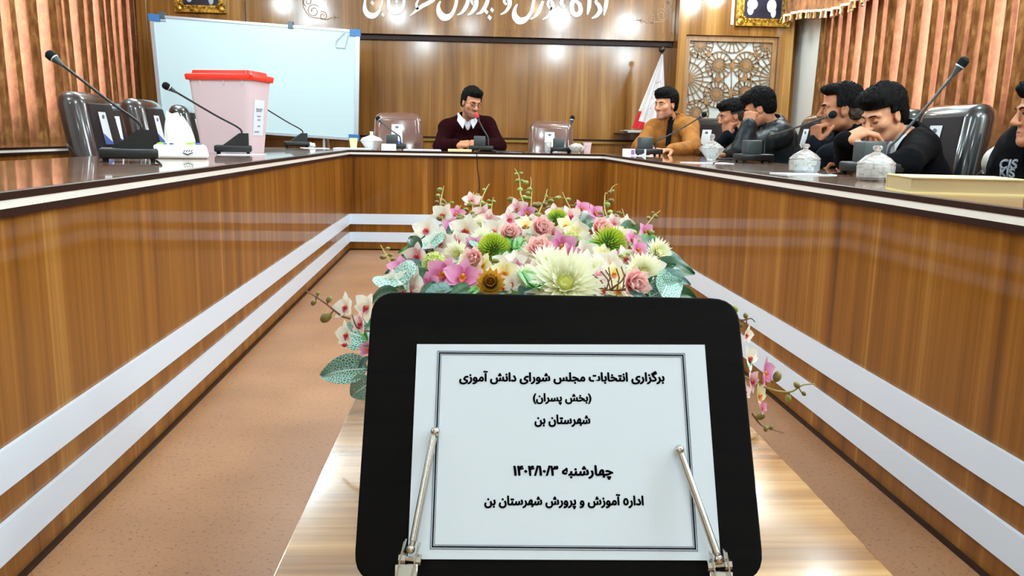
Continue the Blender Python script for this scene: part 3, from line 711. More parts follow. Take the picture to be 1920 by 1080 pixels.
# ================================================================ gooseneck microphones
MICN = [0]
def mic(label, loc, rz, tip, style=0, red=False, foam='mic_foam', scale=1.0, bend=False):
    """loc = base point on the table; rz = heading of the base front; tip = world point of the capsule end; style 0 wedge, 1 block"""
    th = thing('gooseneck_microphone', label, 'microphone', loc, rz, 'gooseneck microphones on the conference tables')
    s = scale; b = MB()
    b.bbox((-0.10*s, -0.065*s, 0.012), (0.10*s, 0.065*s, 0.012+0.038*s), 0.008*s, 0, None, 2)
    base = b.obj('base', 'black_plastic', th, 50)
    if style == 0:
        m = MB(); m.prism([(-0.055*s, 0.05*s), (0.085*s, 0.05*s), (0.085*s, 0.118*s), (0.035*s, 0.118*s)], (0, 0.035*s, 0), (1, 0, 0), (0, 0, 1), (0, -1, 0), 0.07*s)
        root = Vector((0.045*s, 0, 0.117*s)); tx = m.obj('speaker_wedge', 'black_plastic', th, None)
    else:
        m = MB(); m.prism([(-0.03*s, 0.05*s), (0.035*s, 0.05*s), (0.02*s, 0.128*s), (-0.03*s, 0.128*s)], (0, 0.055*s, 0), (0, -1, 0), (0, 0, 1), (1, 0, 0), 0.085*s)
        m2 = MB(); m2.bbox((-0.06*s, -0.035*s, 0.048*s), (0.035*s, 0.04*s, 0.128*s), 0.006*s, 0, None, 2); tx = m2.obj('speaker_block', 'grey_plastic', th, 50)
        root = Vector((0.06*s, -0.01*s, 0.05*s))
    for sx in (-1, 1):
        for sy in (-1, 1):
            MB().tube([(sx*0.08*s, sy*0.05*s, 0), (sx*0.08*s, sy*0.05*s, 0.014)], 0.008*s, 8).obj('rubber_foot', 'mic_foam', base)
    R = Matrix.Rotation(rz, 4, 'Z'); L = R.inverted() @ (Vector(tip)-Vector(loc))
    d = L-root; n = d.normalized()
    p1 = root+Vector((0, 0, 0.05*s))*0.5+n*0.03; cap = L-n*0.055; 
    if style == 1 and not bend: path = bez([root, root+Vector((0, 0, 0.05*s))+n*0.01, root+Vector((0, 0, 0.04*s))+n*0.06, root+n*d.length*0.5+Vector((0, 0, 0.015)), cap], 8)
    elif style == 1: path = bez([root, root+Vector((0.0, 0, 0.07*s)), root+Vector((0, 0, 0.105*s))+n*0.05, root+Vector((0, 0, 0.10*s))*0.8+n*0.12, cap], 8)
    else: path = bez([root-Vector((0, 0, 0.01)), root+Vector((0, 0, 0.022*s))+n*0.01, root+n*d.length*0.35+Vector((0, 0, 0.01)), cap], 8)
    m = MB(); m.tube(path, 0.0052, 8); nk = m.obj('gooseneck', 'grey_plastic' if style else 'black_plastic', th)
    c = MB(); e = (L-path[-2]).normalized(); q0 = path[-1]
    c.tube([q0-e*0.02, q0, q0+e*0.02], [0.006, 0.010, 0.0155], 14); c.obj('collar', 'grey_plastic', nk)
    c = MB(); c.tube([q0+e*0.018, q0+e*0.0225], 0.0165, 14); c.obj('ring', 'mic_red' if red else 'alu', nk)
    g = 0.72 if red else 1.0; c = MB(); c.tube([q0+e*0.022, q0+e*0.032, q0+e*0.047, q0+e*0.055], [0.016*g, 0.0185*g, 0.0175*g, 0.009*g], 14); c.obj('foam_cap', 'mic_red' if red else foam, nk)
    return th
def M(label, px, py, tx, ty, Yt, rz, **k):
    p = BT(px, py) if py < 1 else T(px, py); return mic(label, p, rz, P(tx, ty, Yt), **k)
M('black gooseneck microphone nearest on the left table, beside the tissue pack', 243, 303, 88, 98, 3.30, 0.35, scale=1.02)
M('black gooseneck microphone standing right in front of the ballot box', 438, 289, 305, 157, 4.40, 0.22, scale=0.95)
M('black gooseneck microphone on the left table, beyond the ballot box', 557, 276.5, 470, 186, 6.75, 0.25, scale=1.0)
M('black gooseneck microphone in front of the empty brown chair, left of the speaking man', 738, 0.26, 706, 219, 6.7, 0.1, style=1, scale=0.95)
M('gooseneck microphone with glowing red ring in front of the speaking man', 902, 0.15, 892, 211, 6.50, 0.0, style=1, red=True, scale=0.95)
M('black upright gooseneck microphone in front of the empty brown chair, right of the speaking man', 1050, 0.24, 1074, 217, 6.68, 0.0, style=1, scale=0.9)
M('black gooseneck microphone in front of the man in tan jacket', 1212, 292, 1324, 212, 5.85, 0.12, style=1, scale=1.05)
M('grey gooseneck microphone in front of the boy in dark leather jacket', 1412, 305, 1565, 212, 3.86, 0.1, bend=True, style=1, scale=0.98)
M('large grey gooseneck microphone in front of the boy in black suit', 1632, 328, 1812, 108, 3.0, 0.12, style=1, scale=1.0)

def cable(label, pts, r=0.003):
    p0 = Vector(pts[0]); b = MB(); b.tube(bez([Vector(q)-p0 for q in pts], 8), r, 6)
    o = b.obj('cable', 'black_plastic', None, loc=p0); tag(o, label, 'cable', 'microphone cables'); return o
z = TOP+0.003
cable('black cable hanging from the microphone of the speaking man down the wood panel', [BT(900, 0.075, z+0.02), BT(897, 0.04, z+0.002), (P(894, 285, 6.36).x, 6.366, TOP+0.004), (P(894, 288, 6.36).x, 6.362, 0.745), (P(895, 310, 6.37).x, 6.375, P(895, 310, 6.37).z), (P(899, 345, 6.38).x, 6.38, P(899, 345, 6.38).z), (P(897, 365, 6.38).x, 6.38, P(897, 365, 6.38).z), (P(893, 400, 6.38).x, 6.38, 0.32)])
cable('short black cable lying beside the base of the nearest left microphone', [T(292, 300, z), T(300, 305, z), T(302, 309, z), T(290, 308, z)])
cable('black cable from the suited boy microphone lying between the two glass bowls', [T(1595, 324, z), T(1570, 325, z), T(1548, 327, z), T(1536, 326, z)], 0.0035)
cable('black cable lying from glass dish to leather jacket boy microphone', [T(1395, 302, z), T(1370, 300.5, z), T(1352, 302, z), T(1338, 306, z)], 0.0035)
cable('black cable lying right of the speaking man on the far table', [BT(918, 0.16, z+0.01), BT(935, 0.2, z+0.003), BT(960, 0.12, z+0.003), BT(985, 0.08, z+0.003)], 0.005)

# ================================================================ things on the left table
def ballot_box():
    c = Vector((-1.335, 4.95, TOP)); th = thing('ballot_box', 'tall pinkish translucent plastic ballot box with bright red lid on the left table', 'ballot box', tuple(c), -0.20)
    wb, db, wt, dt, h = 0.148, 0.112, 0.188, 0.142, 0.425
    def ring(w, d, z, r=0.03, n=5):
        o = []
        for sx, sy, a0 in ((1, 1, 0), (-1, 1, PI/2), (-1, -1, PI), (1, -1, 1.5*PI)):
            for k in range(n+1):
                a = a0+PI/2*k/n; o.append(Vector((sx*(w-r)+r*math.cos(a), sy*(d-r)+r*math.sin(a), z)))
        return o
    def loft(rings, m=0, caps=(True, True)):
        b = MB(); n = len(rings[0]); vs = [v for r in rings for v in r]
        fs = [(i*n+j, i*n+(j+1) % n, (i+1)*n+(j+1) % n, (i+1)*n+j) for i in range(len(rings)-1) for j in range(n)]
        if caps[0]: fs.append(tuple(range(n-1, -1, -1)))
        if caps[1]: fs.append(tuple(range((len(rings)-1)*n, len(rings)*n)))
        b.add(vs, fs, m); return b
    t = 0.004
    bd = loft([ring(wb, db, 0), ring(wt, dt, h), ring(wt-t, dt-t, h), ring(wb-t, db-t, t)], 0, (True, True))
    bd.obj('tub', 'frosted_plastic', th, 50)
    lid = loft([ring(wt+0.012, dt+0.012, h-0.022), ring(wt+0.016, dt+0.016, h+0.004), ring(wt+0.012, dt+0.012, h+0.010), ring(wt-0.012, dt-0.012, h+0.012), ring(wt-0.016, dt-0.016, h+0.030), ring(wt-0.022, dt-0.022, h+0.032)])
    lid.obj('lid', 'red_lid', th, 50)
    for sx in (-0.11, 0.03, 0.14):
        MB().box((sx-0.004, -dt-0.004, h-0.05), (sx+0.004, -dt+0.006, h-0.022)).obj('rib', 'frosted_plastic', th)
    # printed sheet on the right end
    m = MB(); tz = lambda z: wb+(wt-wb)*z/h+0.0015
    m.surf(lambda u, v: (tz(0.10+0.20*v), -0.075+0.13*u, 0.10+0.20*v), 2, 2); sh = m.obj('notice_sheet', 'paper', th, None)
    for (z0, y0, y1) in ((0.245, -0.05, 0.03), (0.235, -0.045, 0.02), (0.205, -0.03, 0.01), (0.185, -0.025, 0.01), (0.15, -0.02, 0.01), (0.118, -0.055, 0.0)):
        k = MB(); k.box((tz(z0)+0.0005, y0, z0), (tz(z0)+0.002, y1, z0+0.006)); k.obj('notice_line', 'ink_grey', sh, None)
ballot_box()

def tissue_pack():
    c = T(338, 297); c.z = TOP; th = thing('tissue_pack', 'soft white tissue pack with green and blue print, tissue pulled out, on the left table', 'tissue pack', tuple(c), 0.25)
    def tp(v):
        t = max(0, v.z/0.075); return Vector((v.x*(1-0.18*t*t), v.y*(1-0.35*t*t), v.z+0.004*math.sin(v.x*60)*t))
    m = MB(); m.bbox((-0.118, -0.06, 0), (0.118, 0.06, 0.06), 0.014, 0, None, 3, tp); m.obj('pack', 'tissue', th, 60)
    def top(u, v):
        r = 1-u; return (0.095*r*math.cos(2*PI*v), 0.04*r*math.sin(2*PI*v), 0.057+0.028*u)
    m = MB(); m.surf(top, 4, 24); pk = m.obj('pack_top', 'tissue', th, 60)
    def ts(u, v):
        a = 2*PI*v; w = 0.056-0.024*u+0.006*math.sin(PI*u); rp = 1+0.10*math.sin(5*a+u*1.5)+0.07*math.sin(9*a-u)
        return (0.004-0.018*u+w*math.cos(a)*rp, 0.36*w*math.sin(a)*rp, 0.070+0.118*u*(1+0.10*math.cos(a+2.6)+0.05*math.sin(4*a)))
    m = MB(); m.surf(ts, 14, 48); m.obj('pulled_tissue', 'tissue', th, 60)
    for x, y, mt, r in ((-0.075, -0.024, 'green_print', 0.016), (-0.03, -0.030, 'card_blue', 0.010), (0.045, -0.028, 'green_print', 0.018), (0.078, -0.018, 'card_blue', 0.014), (-0.055, -0.026, 'card_blue', 0.008)):
        e = MB(); e.ball((x, y-0.002, 0.062), (r, 0.006, r*0.5), 0, 10, Matrix.Rotation(-0.7, 4, 'X')); e.obj('printed_leaf', mt, th)
    e = MB(); e.ribbon([(-0.02, 0.0), (0.0, -0.008), (0.022, 0.001)], [0.003, 0.004, 0.003], (0.035, -0.0612, 0.026), (1, 0, 0), (0, 0, 1), (0, -1, 0), 0.001)
    for k in range(4): e.ribbon([(-0.016+k*0.010, 0.004), (-0.010+k*0.010, 0.012)], [0.003, 0.003], (0.035, -0.0612, 0.026), (1, 0, 0), (0, 0, 1), (0, -1, 0), 0.001)
    e.obj('printed_mark', 'ink', th)
tissue_pack()
def crumple(label, loc, s):
    m = MB(); rng = random.Random(2)
    m.ball((0, 0, s*0.5), (s, s*0.8, s*0.62), 0, 16); m.v = [tuple(Vector(q)*(1+0.35*noise.noise(Vector(q)*60))) for q in m.v]
    m.v = [(a, b, max(0, c)) for a, b, c in m.v]
    return tag(m.obj('crumpled_tissue', 'tissue', None, 20, loc=loc), label, 'tissue')
crumple('small crumpled white tissue right of the farthest left-table microphone', tuple(T(584, 277)), 0.035)
def sheet_on(label, cat, name, px, py, w, d, rz, mat='paper', h=0.003, Z=TOP):
    c = BT(px, py) if py < 1 else T(px, py, Z); m = MB(); m.bbox((-w/2, -d/2, 0), (w/2, d/2, h), min(h*0.3, 0.002), 0, None, 1)
    o = m.obj(name, mat, None, None, loc=tuple(c)); o.rotation_euler = (0, 0, rz); return tag(o, label, cat)
sheet_on('white paper lying on the left table under and beside the second microphone', 'paper', 'paper_sheet', 455, 290, 0.21, 0.29, 0.1)
sheet_on('white paper lying on the left table beside the crumpled tissue', 'paper', 'paper_sheet', 590, 278, 0.2, 0.25, 0.3)
sheet_on('stack of white papers at the left corner of the far table, under the cup', 'paper', 'paper_stack', 664, 0.33, 0.30, 0.20, 0.0, h=0.010)
sheet_on('white papers in front of the brown chair, between microphone and speaking man', 'paper', 'paper_stack', 790, 0.30, 0.30, 0.15, 0.15, h=0.009)
sheet_on('white paper right of the speaking man on the far table', 'paper', 'paper_sheet', 955, 0.25, 0.20, 0.12, -0.1)
sheet_on('white paper under the microphone of the man in tan', 'paper', 'paper_sheet', 1196, 292.5, 0.22, 0.16, -0.2)
sheet_on('white paper under the glass bowl nearest the boy with fist at mouth', 'paper', 'paper_sheet', 1505, 327, 0.20, 0.14, 0.1)
sheet_on('white paper under the pointed glass dish', 'paper', 'paper_sheet', 1325, 306, 0.24, 0.16, 0.1)
sheet_on('yellow notebook in front of the folded hands of the speaking man', 'notebook', 'notebook', 862, 0.12, 0.18, 0.11, 0.05, 'cream_paper', 0.018)
th = thing('tent_card', 'small white folded card in front of the microphone left of the speaking man', 'card', tuple(BT(729, 0.06)))
MB().prism([(-0.02, 0), (0.02, 0), (0.002, 0.05), (-0.002, 0.05)], (-0.055, 0, 0), (0, 1, 0), (0, 0, 1), (1, 0, 0), 0.11).obj('folded_card', 'card', th, None)
th['group'] = 'cards on the far table'

def cup(label, px, py, mat, r=0.034, h=0.075, n='paper_cup', cat='cup'):
    c = BT(px, py) if py < 1 else T(px, py); c.z += 0.0105 if 'papers' in label else 0; m = MB().lathe([(r*0.72, 0), (r, h), (r*1.05, h), (r*1.05, h+0.002), (r*0.93, h), (r*0.68, 0.004), (0, 0.004)], 24)
    return tag(m.obj(n, mat, None, 40, loc=tuple(c)), label, cat)
cup('cream paper cup on papers at the left corner of the far table', 663, 0.34, 'cream_paper')
cup('pale clear plastic cup beside the sugar bowl, right end of the far table', 1101, 0.30, 'frosted_plastic', 0.034, 0.085, 'plastic_cup')
cup('small clear glass standing before the right brown chair, left of the upright microphone', 1027, 0.10, 'clear_glass', 0.028, 0.08, 'drinking_glass', 'glass')

def bowl_dish(label, px, py, kind, s, lidmat='clear_glass'):
    c = BT(px, py) if py < 1 else T(px, py); th = thing('sugar_bowl', label, 'sugar bowl', tuple(c), 0.3, 'sugar bowls on the tables')
    if kind == 'round':
        pr = [(0.0, 0.0), (0.052, 0.0), (0.062, 0.012), (0.064, 0.05), (0.061, 0.056), (0.058, 0.056), (0.060, 0.048), (0.057, 0.014), (0.048, 0.006), (0.0, 0.006)]
        lid = [(0.063, 0.057), (0.064, 0.062), (0.045, 0.080), (0.018, 0.096), (0.010, 0.100), (0.010, 0.105), (0.016, 0.109), (0.017, 0.116), (0.012, 0.122), (0.0, 0.123)]
        fill = (0.050, 0.050, 0.030); fz = 0.03; n = 12
    elif kind == 'point':
        pr = [(0.0, 0.0), (0.030, 0.0), (0.030, 0.006), (0.024, 0.016), (0.034, 0.03), (0.078, 0.085), (0.074, 0.085), (0.030, 0.034), (0.0, 0.03)]
        lid = [(0.070, 0.086), (0.066, 0.092), (0.024, 0.122), (0.010, 0.128), (0.008, 0.136), (0.015, 0.144), (0.015, 0.158), (0.008, 0.166), (0.0, 0.167)]
        fill = (0.046, 0.046, 0.034); fz = 0.062; n = 8
    else:
        pr = [(0.0, 0.0), (0.034, 0.0), (0.040, 0.01), (0.075, 0.055), (0.071, 0.055), (0.036, 0.013), (0.0, 0.012)]
        lid = None if kind == 'open' else [(0.072, 0.056), (0.060, 0.072), (0.020, 0.086), (0.011, 0.090), (0.011, 0.105), (0.014, 0.112), (0.0, 0.114)]
        fill = (0.048, 0.048, 0.026); fz = 0.04; n = 8
    mt = 'ceramic' if kind == 'ceramic' else 'clear_glass'
    MB().lathe([(r*s, z*s) for r, z in pr], n*2 if kind == 'round' else n).obj('dish', mt, th, 25)
    if lid: MB().lathe([(r*s, z*s) for r, z in lid], n*2 if kind == 'round' else n).obj('lid', 'ceramic' if kind == 'ceramic' else 'clear_glass', th, 25)
    m = MB(); rng = random.Random(int(px))
    for k in range(46):
        a = rng.uniform(0, 2*PI); r = math.sqrt(rng.random()); zz = rng.uniform(-0.8, 0.9)
        lim = math.sqrt(max(0.05, 1-zz*zz)) if kind != 'point' else 0.55+0.4*zz
        q = Vector((fill[0]*r*lim*math.cos(a), fill[1]*r*lim*math.sin(a), fz+fill[2]*zz))*s; e = 0.009*s
        m.bbox(q-Vector((e, e, e)), q+Vector((e, e, e)), e*0.25, 0, None, 1)
    o = m.obj('sugar_cubes', 'sugar', th, None); o['kind'] = 'stuff'
bowl_dish('white lidded sugar bowl beside the paper cup, left end of the far table', 697, 0.44, 'ceramic', 1.25)
bowl_dish('open pale sugar dish right of the upright microphone on the far table', 1082, 0.12, 'open', 1.1)
bowl_dish('pointed clear glass sugar dish with knobbed lid, before the first boy', 1333, 305.5, 'point', 0.93)
bowl_dish('round lidded glass sugar bowl in front of the boy with fist at his mouth', 1507, 325, 'round', 0.93)
bowl_dish('round lidded glass sugar bowl nearest the cream book, before the suited boy', 1640, 339, 'round', 0.93)

def book():
    a = T(1637, 352); b_ = T(1705, 362); c_ = T(1858, 366)
    th = thing('book', 'thick cream covered book lying on the right table, page edges towards us', 'book', tuple(b_))
    ex = (c_-b_); ex.z = 0; w = ex.length; ex.normalize(); ey = Vector((-ex.y, ex.x, 0)); d = 0.20; h = 0.040
    R = Matrix(((ex.x, ey.x, 0, 0), (ex.y, ey.y, 0, 0), (0, 0, 1, 0), (0, 0, 0, 1)))
    w = 0.27
    MB().box((0.003, 0.004, 0.003), (w-0.003, d-0.003, h-0.003), 0, R).obj('page_block', 'page', th, None)
    m = MB(); m.box((0, 0, 0), (w, d, 0.003), 0, R); m.box((0, 0, h-0.003), (w, d, h), 0, R); m.box((0, d-0.003, 0), (w, d, h), 0, R); m.obj('cover', 'cream_cover', th, None)
book()
c = T(1181, 291.5); th = thing('tissue_box', 'small white box with purple print left of the tan man microphone', 'box', tuple(c), -0.15)
MB().bbox((-0.055, -0.05, 0), (0.115, 0.05, 0.048), 0.004, 0, None, 2).obj('carton', 'card', th, 40)
m = MB(); m.box((0.005, -0.0508, 0.006), (0.030, -0.0498, 0.042)); m.box((0.045, -0.0508, 0.008), (0.085, -0.0498, 0.04)); m.obj('purple_panel', 'purple_print', th, None)
c = T(1361, 299); o = MB().bbox((-0.06, -0.035, 0), (0.06, 0.035, 0.009), 0.004, 0, None, 2).obj('mobile_phone', 'black_plastic', None, 40, loc=tuple(c)); tag(o, 'dark mobile phone lying on the table beyond the pointed glass dish', 'phone')
p = P(1188, 249, 9.6); th = thing('wall_shelf', 'small tray of papers jutting from the back wall, left of the man in tan', 'tray', tuple(p))
m = MB(); m.box((-0.16, -0.18, -0.012), (0.17, 0.4, 0.0)); m.obj('shelf_board', 'dark_metal', th, None)
m = MB(); m.box((-0.10, -0.17, 0.0005), (0.15, 0.1, 0.018)); m.box((-0.14, -0.16, 0.0185), (0.12, 0.1, 0.028)); m.obj('folders', 'card', th, None)

# ================================================================ people: smooth-union distance fields turned into one continuous mesh
class Field:
    def __init__(s, lo, hi, h):
        s.lo = np.array(lo, float); s.h = h; s.n = np.maximum(2, np.ceil((np.array(hi)-s.lo)/h).astype(int)+1)
        s.f = np.full(s.n, 1.0, dtype=np.float32)
    def sub(s, lo, hi):
        a = np.clip(np.floor((np.array(lo)-s.lo)/s.h).astype(int), 0, s.n); b = np.clip(np.ceil((np.array(hi)-s.lo)/s.h).astype(int)+1, 0, s.n)
        if np.any(b <= a): return None
        ax = [s.lo[i]+s.h*np.arange(a[i], b[i]) for i in range(3)]
        return (slice(a[0], b[0]), slice(a[1], b[1]), slice(a[2], b[2])), ax[0][:, None, None].astype(np.float32), ax[1][None, :, None].astype(np.float32), ax[2][None, None, :].astype(np.float32)
    def comb(s, sl, d, k, op):
        a = s.f[sl]
        if op == 'sub': a = -a
        if k > 1e-6:
            hh = np.clip(0.5+0.5*(a-d)/k, 0, 1); r = a*(1-hh)+d*hh-k*hh*(1-hh)
        else: r = np.minimum(a, d)
        s.f[sl] = -r if op == 'sub' else r
    def cap(s, a, b, ra, rb, k=0.01, op='add'):
        a = np.array(a, float); b = np.array(b, float); m = max(ra, rb)+k+2.5*s.h
        q = s.sub(np.minimum(a, b)-m, np.maximum(a, b)+m)
        if q is None: return s
        sl, X, Y, Z = q; ba = b-a; L = max(ba@ba, 1e-9)
        t = np.clip(((X-a[0])*ba[0]+(Y-a[1])*ba[1]+(Z-a[2])*ba[2])/L, 0, 1)
        d = np.sqrt((X-a[0]-ba[0]*t)**2+(Y-a[1]-ba[1]*t)**2+(Z-a[2]-ba[2]*t)**2)-(ra+(rb-ra)*t)
        s.comb(sl, d.astype(np.float32), k, op); return s
    def ell(s, c, r, R=None, k=0.01, op='add'):
        c = np.array(c, float); r = np.array(r, float); m = r.max()+k+2.5*s.h
        q = s.sub(c-m, c+m)
        if q is None: return s
        sl, X, Y, Z = q; X = X-c[0]; Y = Y-c[1]; Z = Z-c[2]
        if R is not None:
            R = np.array(R)[:3, :3]; X, Y, Z = R[0, 0]*X+R[1, 0]*Y+R[2, 0]*Z, R[0, 1]*X+R[1, 1]*Y+R[2, 1]*Z, R[0, 2]*X+R[1, 2]*Y+R[2, 2]*Z
        k0 = np.sqrt((X/r[0])**2+(Y/r[1])**2+(Z/r[2])**2); k1 = np.sqrt((X/r[0]**2)**2+(Y/r[1]**2)**2+(Z/r[2]**2)**2)+1e-9
        s.comb(sl, (k0*(k0-1)/k1).astype(np.float32), k, op); return s
    def rbox(s, c, b, R, rad=0.01, k=0.01, op='add'):
        c = np.array(c, float); b = np.array(b, float); m = np.linalg.norm(b)+rad+k+2.5*s.h
        q = s.sub(c-m, c+m)
        if q is None: return s
        sl, X, Y, Z = q; X = X-c[0]; Y = Y-c[1]; Z = Z-c[2]; R = np.array(R)[:3, :3]
        X, Y, Z = R[0, 0]*X+R[1, 0]*Y+R[2, 0]*Z, R[0, 1]*X+R[1, 1]*Y+R[2, 1]*Z, R[0, 2]*X+R[1, 2]*Y+R[2, 2]*Z
        qx = np.abs(X)-b[0]; qy = np.abs(Y)-b[1]; qz = np.abs(Z)-b[2]
        d = np.sqrt(np.maximum(qx, 0)**2+np.maximum(qy, 0)**2+np.maximum(qz, 0)**2)+np.minimum(np.maximum(qx, np.maximum(qy, qz)), 0)-rad
        s.comb(sl, d.astype(np.float32), k, op); return s
    def mesh(s):                                     # naive surface nets
        f = s.f; neg = f < 0; n = s.n
        cnt = np.zeros(n-1, dtype=np.int8)
        for dx in (0, 1):
            for dy in (0, 1):
                for dz in (0, 1): cnt += neg[dx:n[0]-1+dx, dy:n[1]-1+dy, dz:n[2]-1+dz]
        ijk = np.argwhere((cnt > 0) & (cnt < 8))
        idx = np.full(n-1, -1, dtype=np.int32); idx[ijk[:, 0], ijk[:, 1], ijk[:, 2]] = np.arange(len(ijk))
        cs = [(dx, dy, dz) for dx in (0, 1) for dy in (0, 1) for dz in (0, 1)]
        val = np.stack([f[ijk[:, 0]+c[0], ijk[:, 1]+c[1], ijk[:, 2]+c[2]] for c in cs], 1)
        acc = np.zeros((len(ijk), 3)); num = np.zeros(len(ijk))
        for i in range(8):
            for j in range(i+1, 8):
                if sum(abs(cs[i][q]-cs[j][q]) for q in range(3)) != 1: continue
                a = val[:, i]; b = val[:, j]; m = (a < 0) != (b < 0)
                t = np.where(m, a/np.where(m, a-b, 1), 0)
                acc += np.where(m[:, None], np.array(cs[i])+t[:, None]*(np.array(cs[j])-np.array(cs[i])), 0); num += m
        v = s.lo+(ijk+acc/num[:, None])*s.h
        quads = []
        for ax in range(3):
            u, w = [(1, 2), (2, 0), (0, 1)][ax]
            sl0 = [slice(None)]*3; sl1 = [slice(None)]*3; sl0[ax] = slice(0, n[ax]-1); sl1[ax] = slice(1, n[ax])
            A = neg[tuple(sl0)]; B = neg[tuple(sl1)]; e = np.argwhere(A != B)
            e = e[(e[:, u] > 0) & (e[:, w] > 0) & (e[:, u] < n[u]-1) & (e[:, w] < n[w]-1)]
            if not len(e): continue
            fl = A[e[:, 0], e[:, 1], e[:, 2]]
            def cell(du, dw):
                c = e.copy(); c[:, u] -= du; c[:, w] -= dw; return idx[c[:, 0], c[:, 1], c[:, 2]]
            q = np.stack([cell(1, 1), cell(0, 1), cell(0, 0), cell(1, 0)], 1)
            q[~fl] = q[~fl][:, ::-1]; quads.append(q)
        return v, np.concatenate(quads) if quads else np.zeros((0, 4), int)
    def obj(s, name, mats, parent, origin, matfn=None, disp=None):
        v, q = s.mesh(); v = v-np.array(origin)
        q = q[(q >= 0).all(1)]
        if disp is not None: v = disp(v)
        me = bpy.data.meshes.new(name); me.vertices.add(len(v)); me.vertices.foreach_set('co', v.astype(np.float32).ravel())
        me.loops.add(len(q)*4); me.loops.foreach_set('vertex_index', q.astype(np.int32).ravel())
        me.polygons.add(len(q)); me.polygons.foreach_set('loop_start', np.arange(0, len(q)*4, 4, dtype=np.int32)); me.polygons.foreach_set('loop_total', np.full(len(q), 4, dtype=np.int32))
        for m in (mats if isinstance(mats, (list, tuple)) else [mats]): me.materials.append(MATS[m])
        me.update(calc_edges=True)
        if matfn is not None: me.polygons.foreach_set('material_index', matfn(v[q].mean(1)+np.array(origin)).astype(np.int32))
        me.polygons.foreach_set('use_smooth', np.ones(len(q), dtype=bool)); me.validate(); me.update()
        return link(name, me, parent)

def frame3(fwd, up=(0, 0, 1)):                       # columns: right-hand x, forward y, up z
    y = np.array(fwd, float); y /= np.linalg.norm(y); z = np.array(up, float); z = z-y*(z@y); z /= np.linalg.norm(z)
    return np.stack([np.cross(y, z), y, z], 1)

def add_hand(fd, wrist, fwd, palm, side, curl, s=1.0, spread=1.0, thumb=0.5):
    """fwd: wrist to knuckles; palm: direction the palm faces; side +1 right hand, -1 left; curl 0..1 per finger"""
    fwd = np.array(fwd, float); fwd /= np.linalg.norm(fwd); pn = np.array(palm, float); pn = pn-fwd*(pn@fwd); pn /= np.linalg.norm(pn)
    ac = np.cross(fwd, pn)*side*-1.0                 # towards the thumb
    w = np.array(wrist, float)
    kn = []; L = [(0.044, 0.026, 0.020), (0.048, 0.030, 0.022), (0.045, 0.027, 0.021), (0.035, 0.021, 0.018)]
    tips = []
    for i in range(4):
        o = (1.5-i)*0.0205*s
        k = w+fwd*(0.088-0.004*abs(i-1))*s+ac*o-pn*0.002; kn.append(k)
        fd.cap(w+fwd*0.012*s+ac*o*0.65, k, 0.015*s, 0.0115*s, 0.012)
    for i in range(4):
        p = kn[i]; d = fwd+ac*(1.5-i)*0.10*spread; d /= np.linalg.norm(d); c = curl[i] if isinstance(curl, (list, tuple)) else curl
        ang = 0; r = 0.0095*s
        for j in range(3):
            ang += (0.25+[1.15, 1.45, 0.9][j]*c) if j == 0 else [0, 1.5, 1.0][j]*c+0.08
            dd = d*math.cos(ang)+pn*math.sin(ang); q = p+dd*L[i][j]*s; fd.cap(p, q, r, r*0.92, 0.003); p = q; r *= 0.92
        tips.append((p, d*math.cos(ang)+pn*math.sin(ang)))
    b = w+fwd*0.022*s+ac*0.024*s+pn*0.006*s; td = fwd*(0.75-0.2*thumb)+ac*(0.75-0.45*thumb)+pn*(0.25+0.5*thumb); td /= np.linalg.norm(td)
    m = b+td*0.040*s; t2 = td*0.8+fwd*0.35+pn*0.25*thumb-ac*0.25*thumb; t2 /= np.linalg.norm(t2)
    fd.cap(b, m, 0.0155*s, 0.0115*s, 0.010); fd.cap(m, m+t2*0.030*s, 0.0112*s, 0.0100*s, 0.003); fd.cap(m+t2*0.030*s, m+t2*0.052*s, 0.0100*s, 0.008*s, 0.003)
    tips.append((m+t2*0.05*s, t2))
    return tips

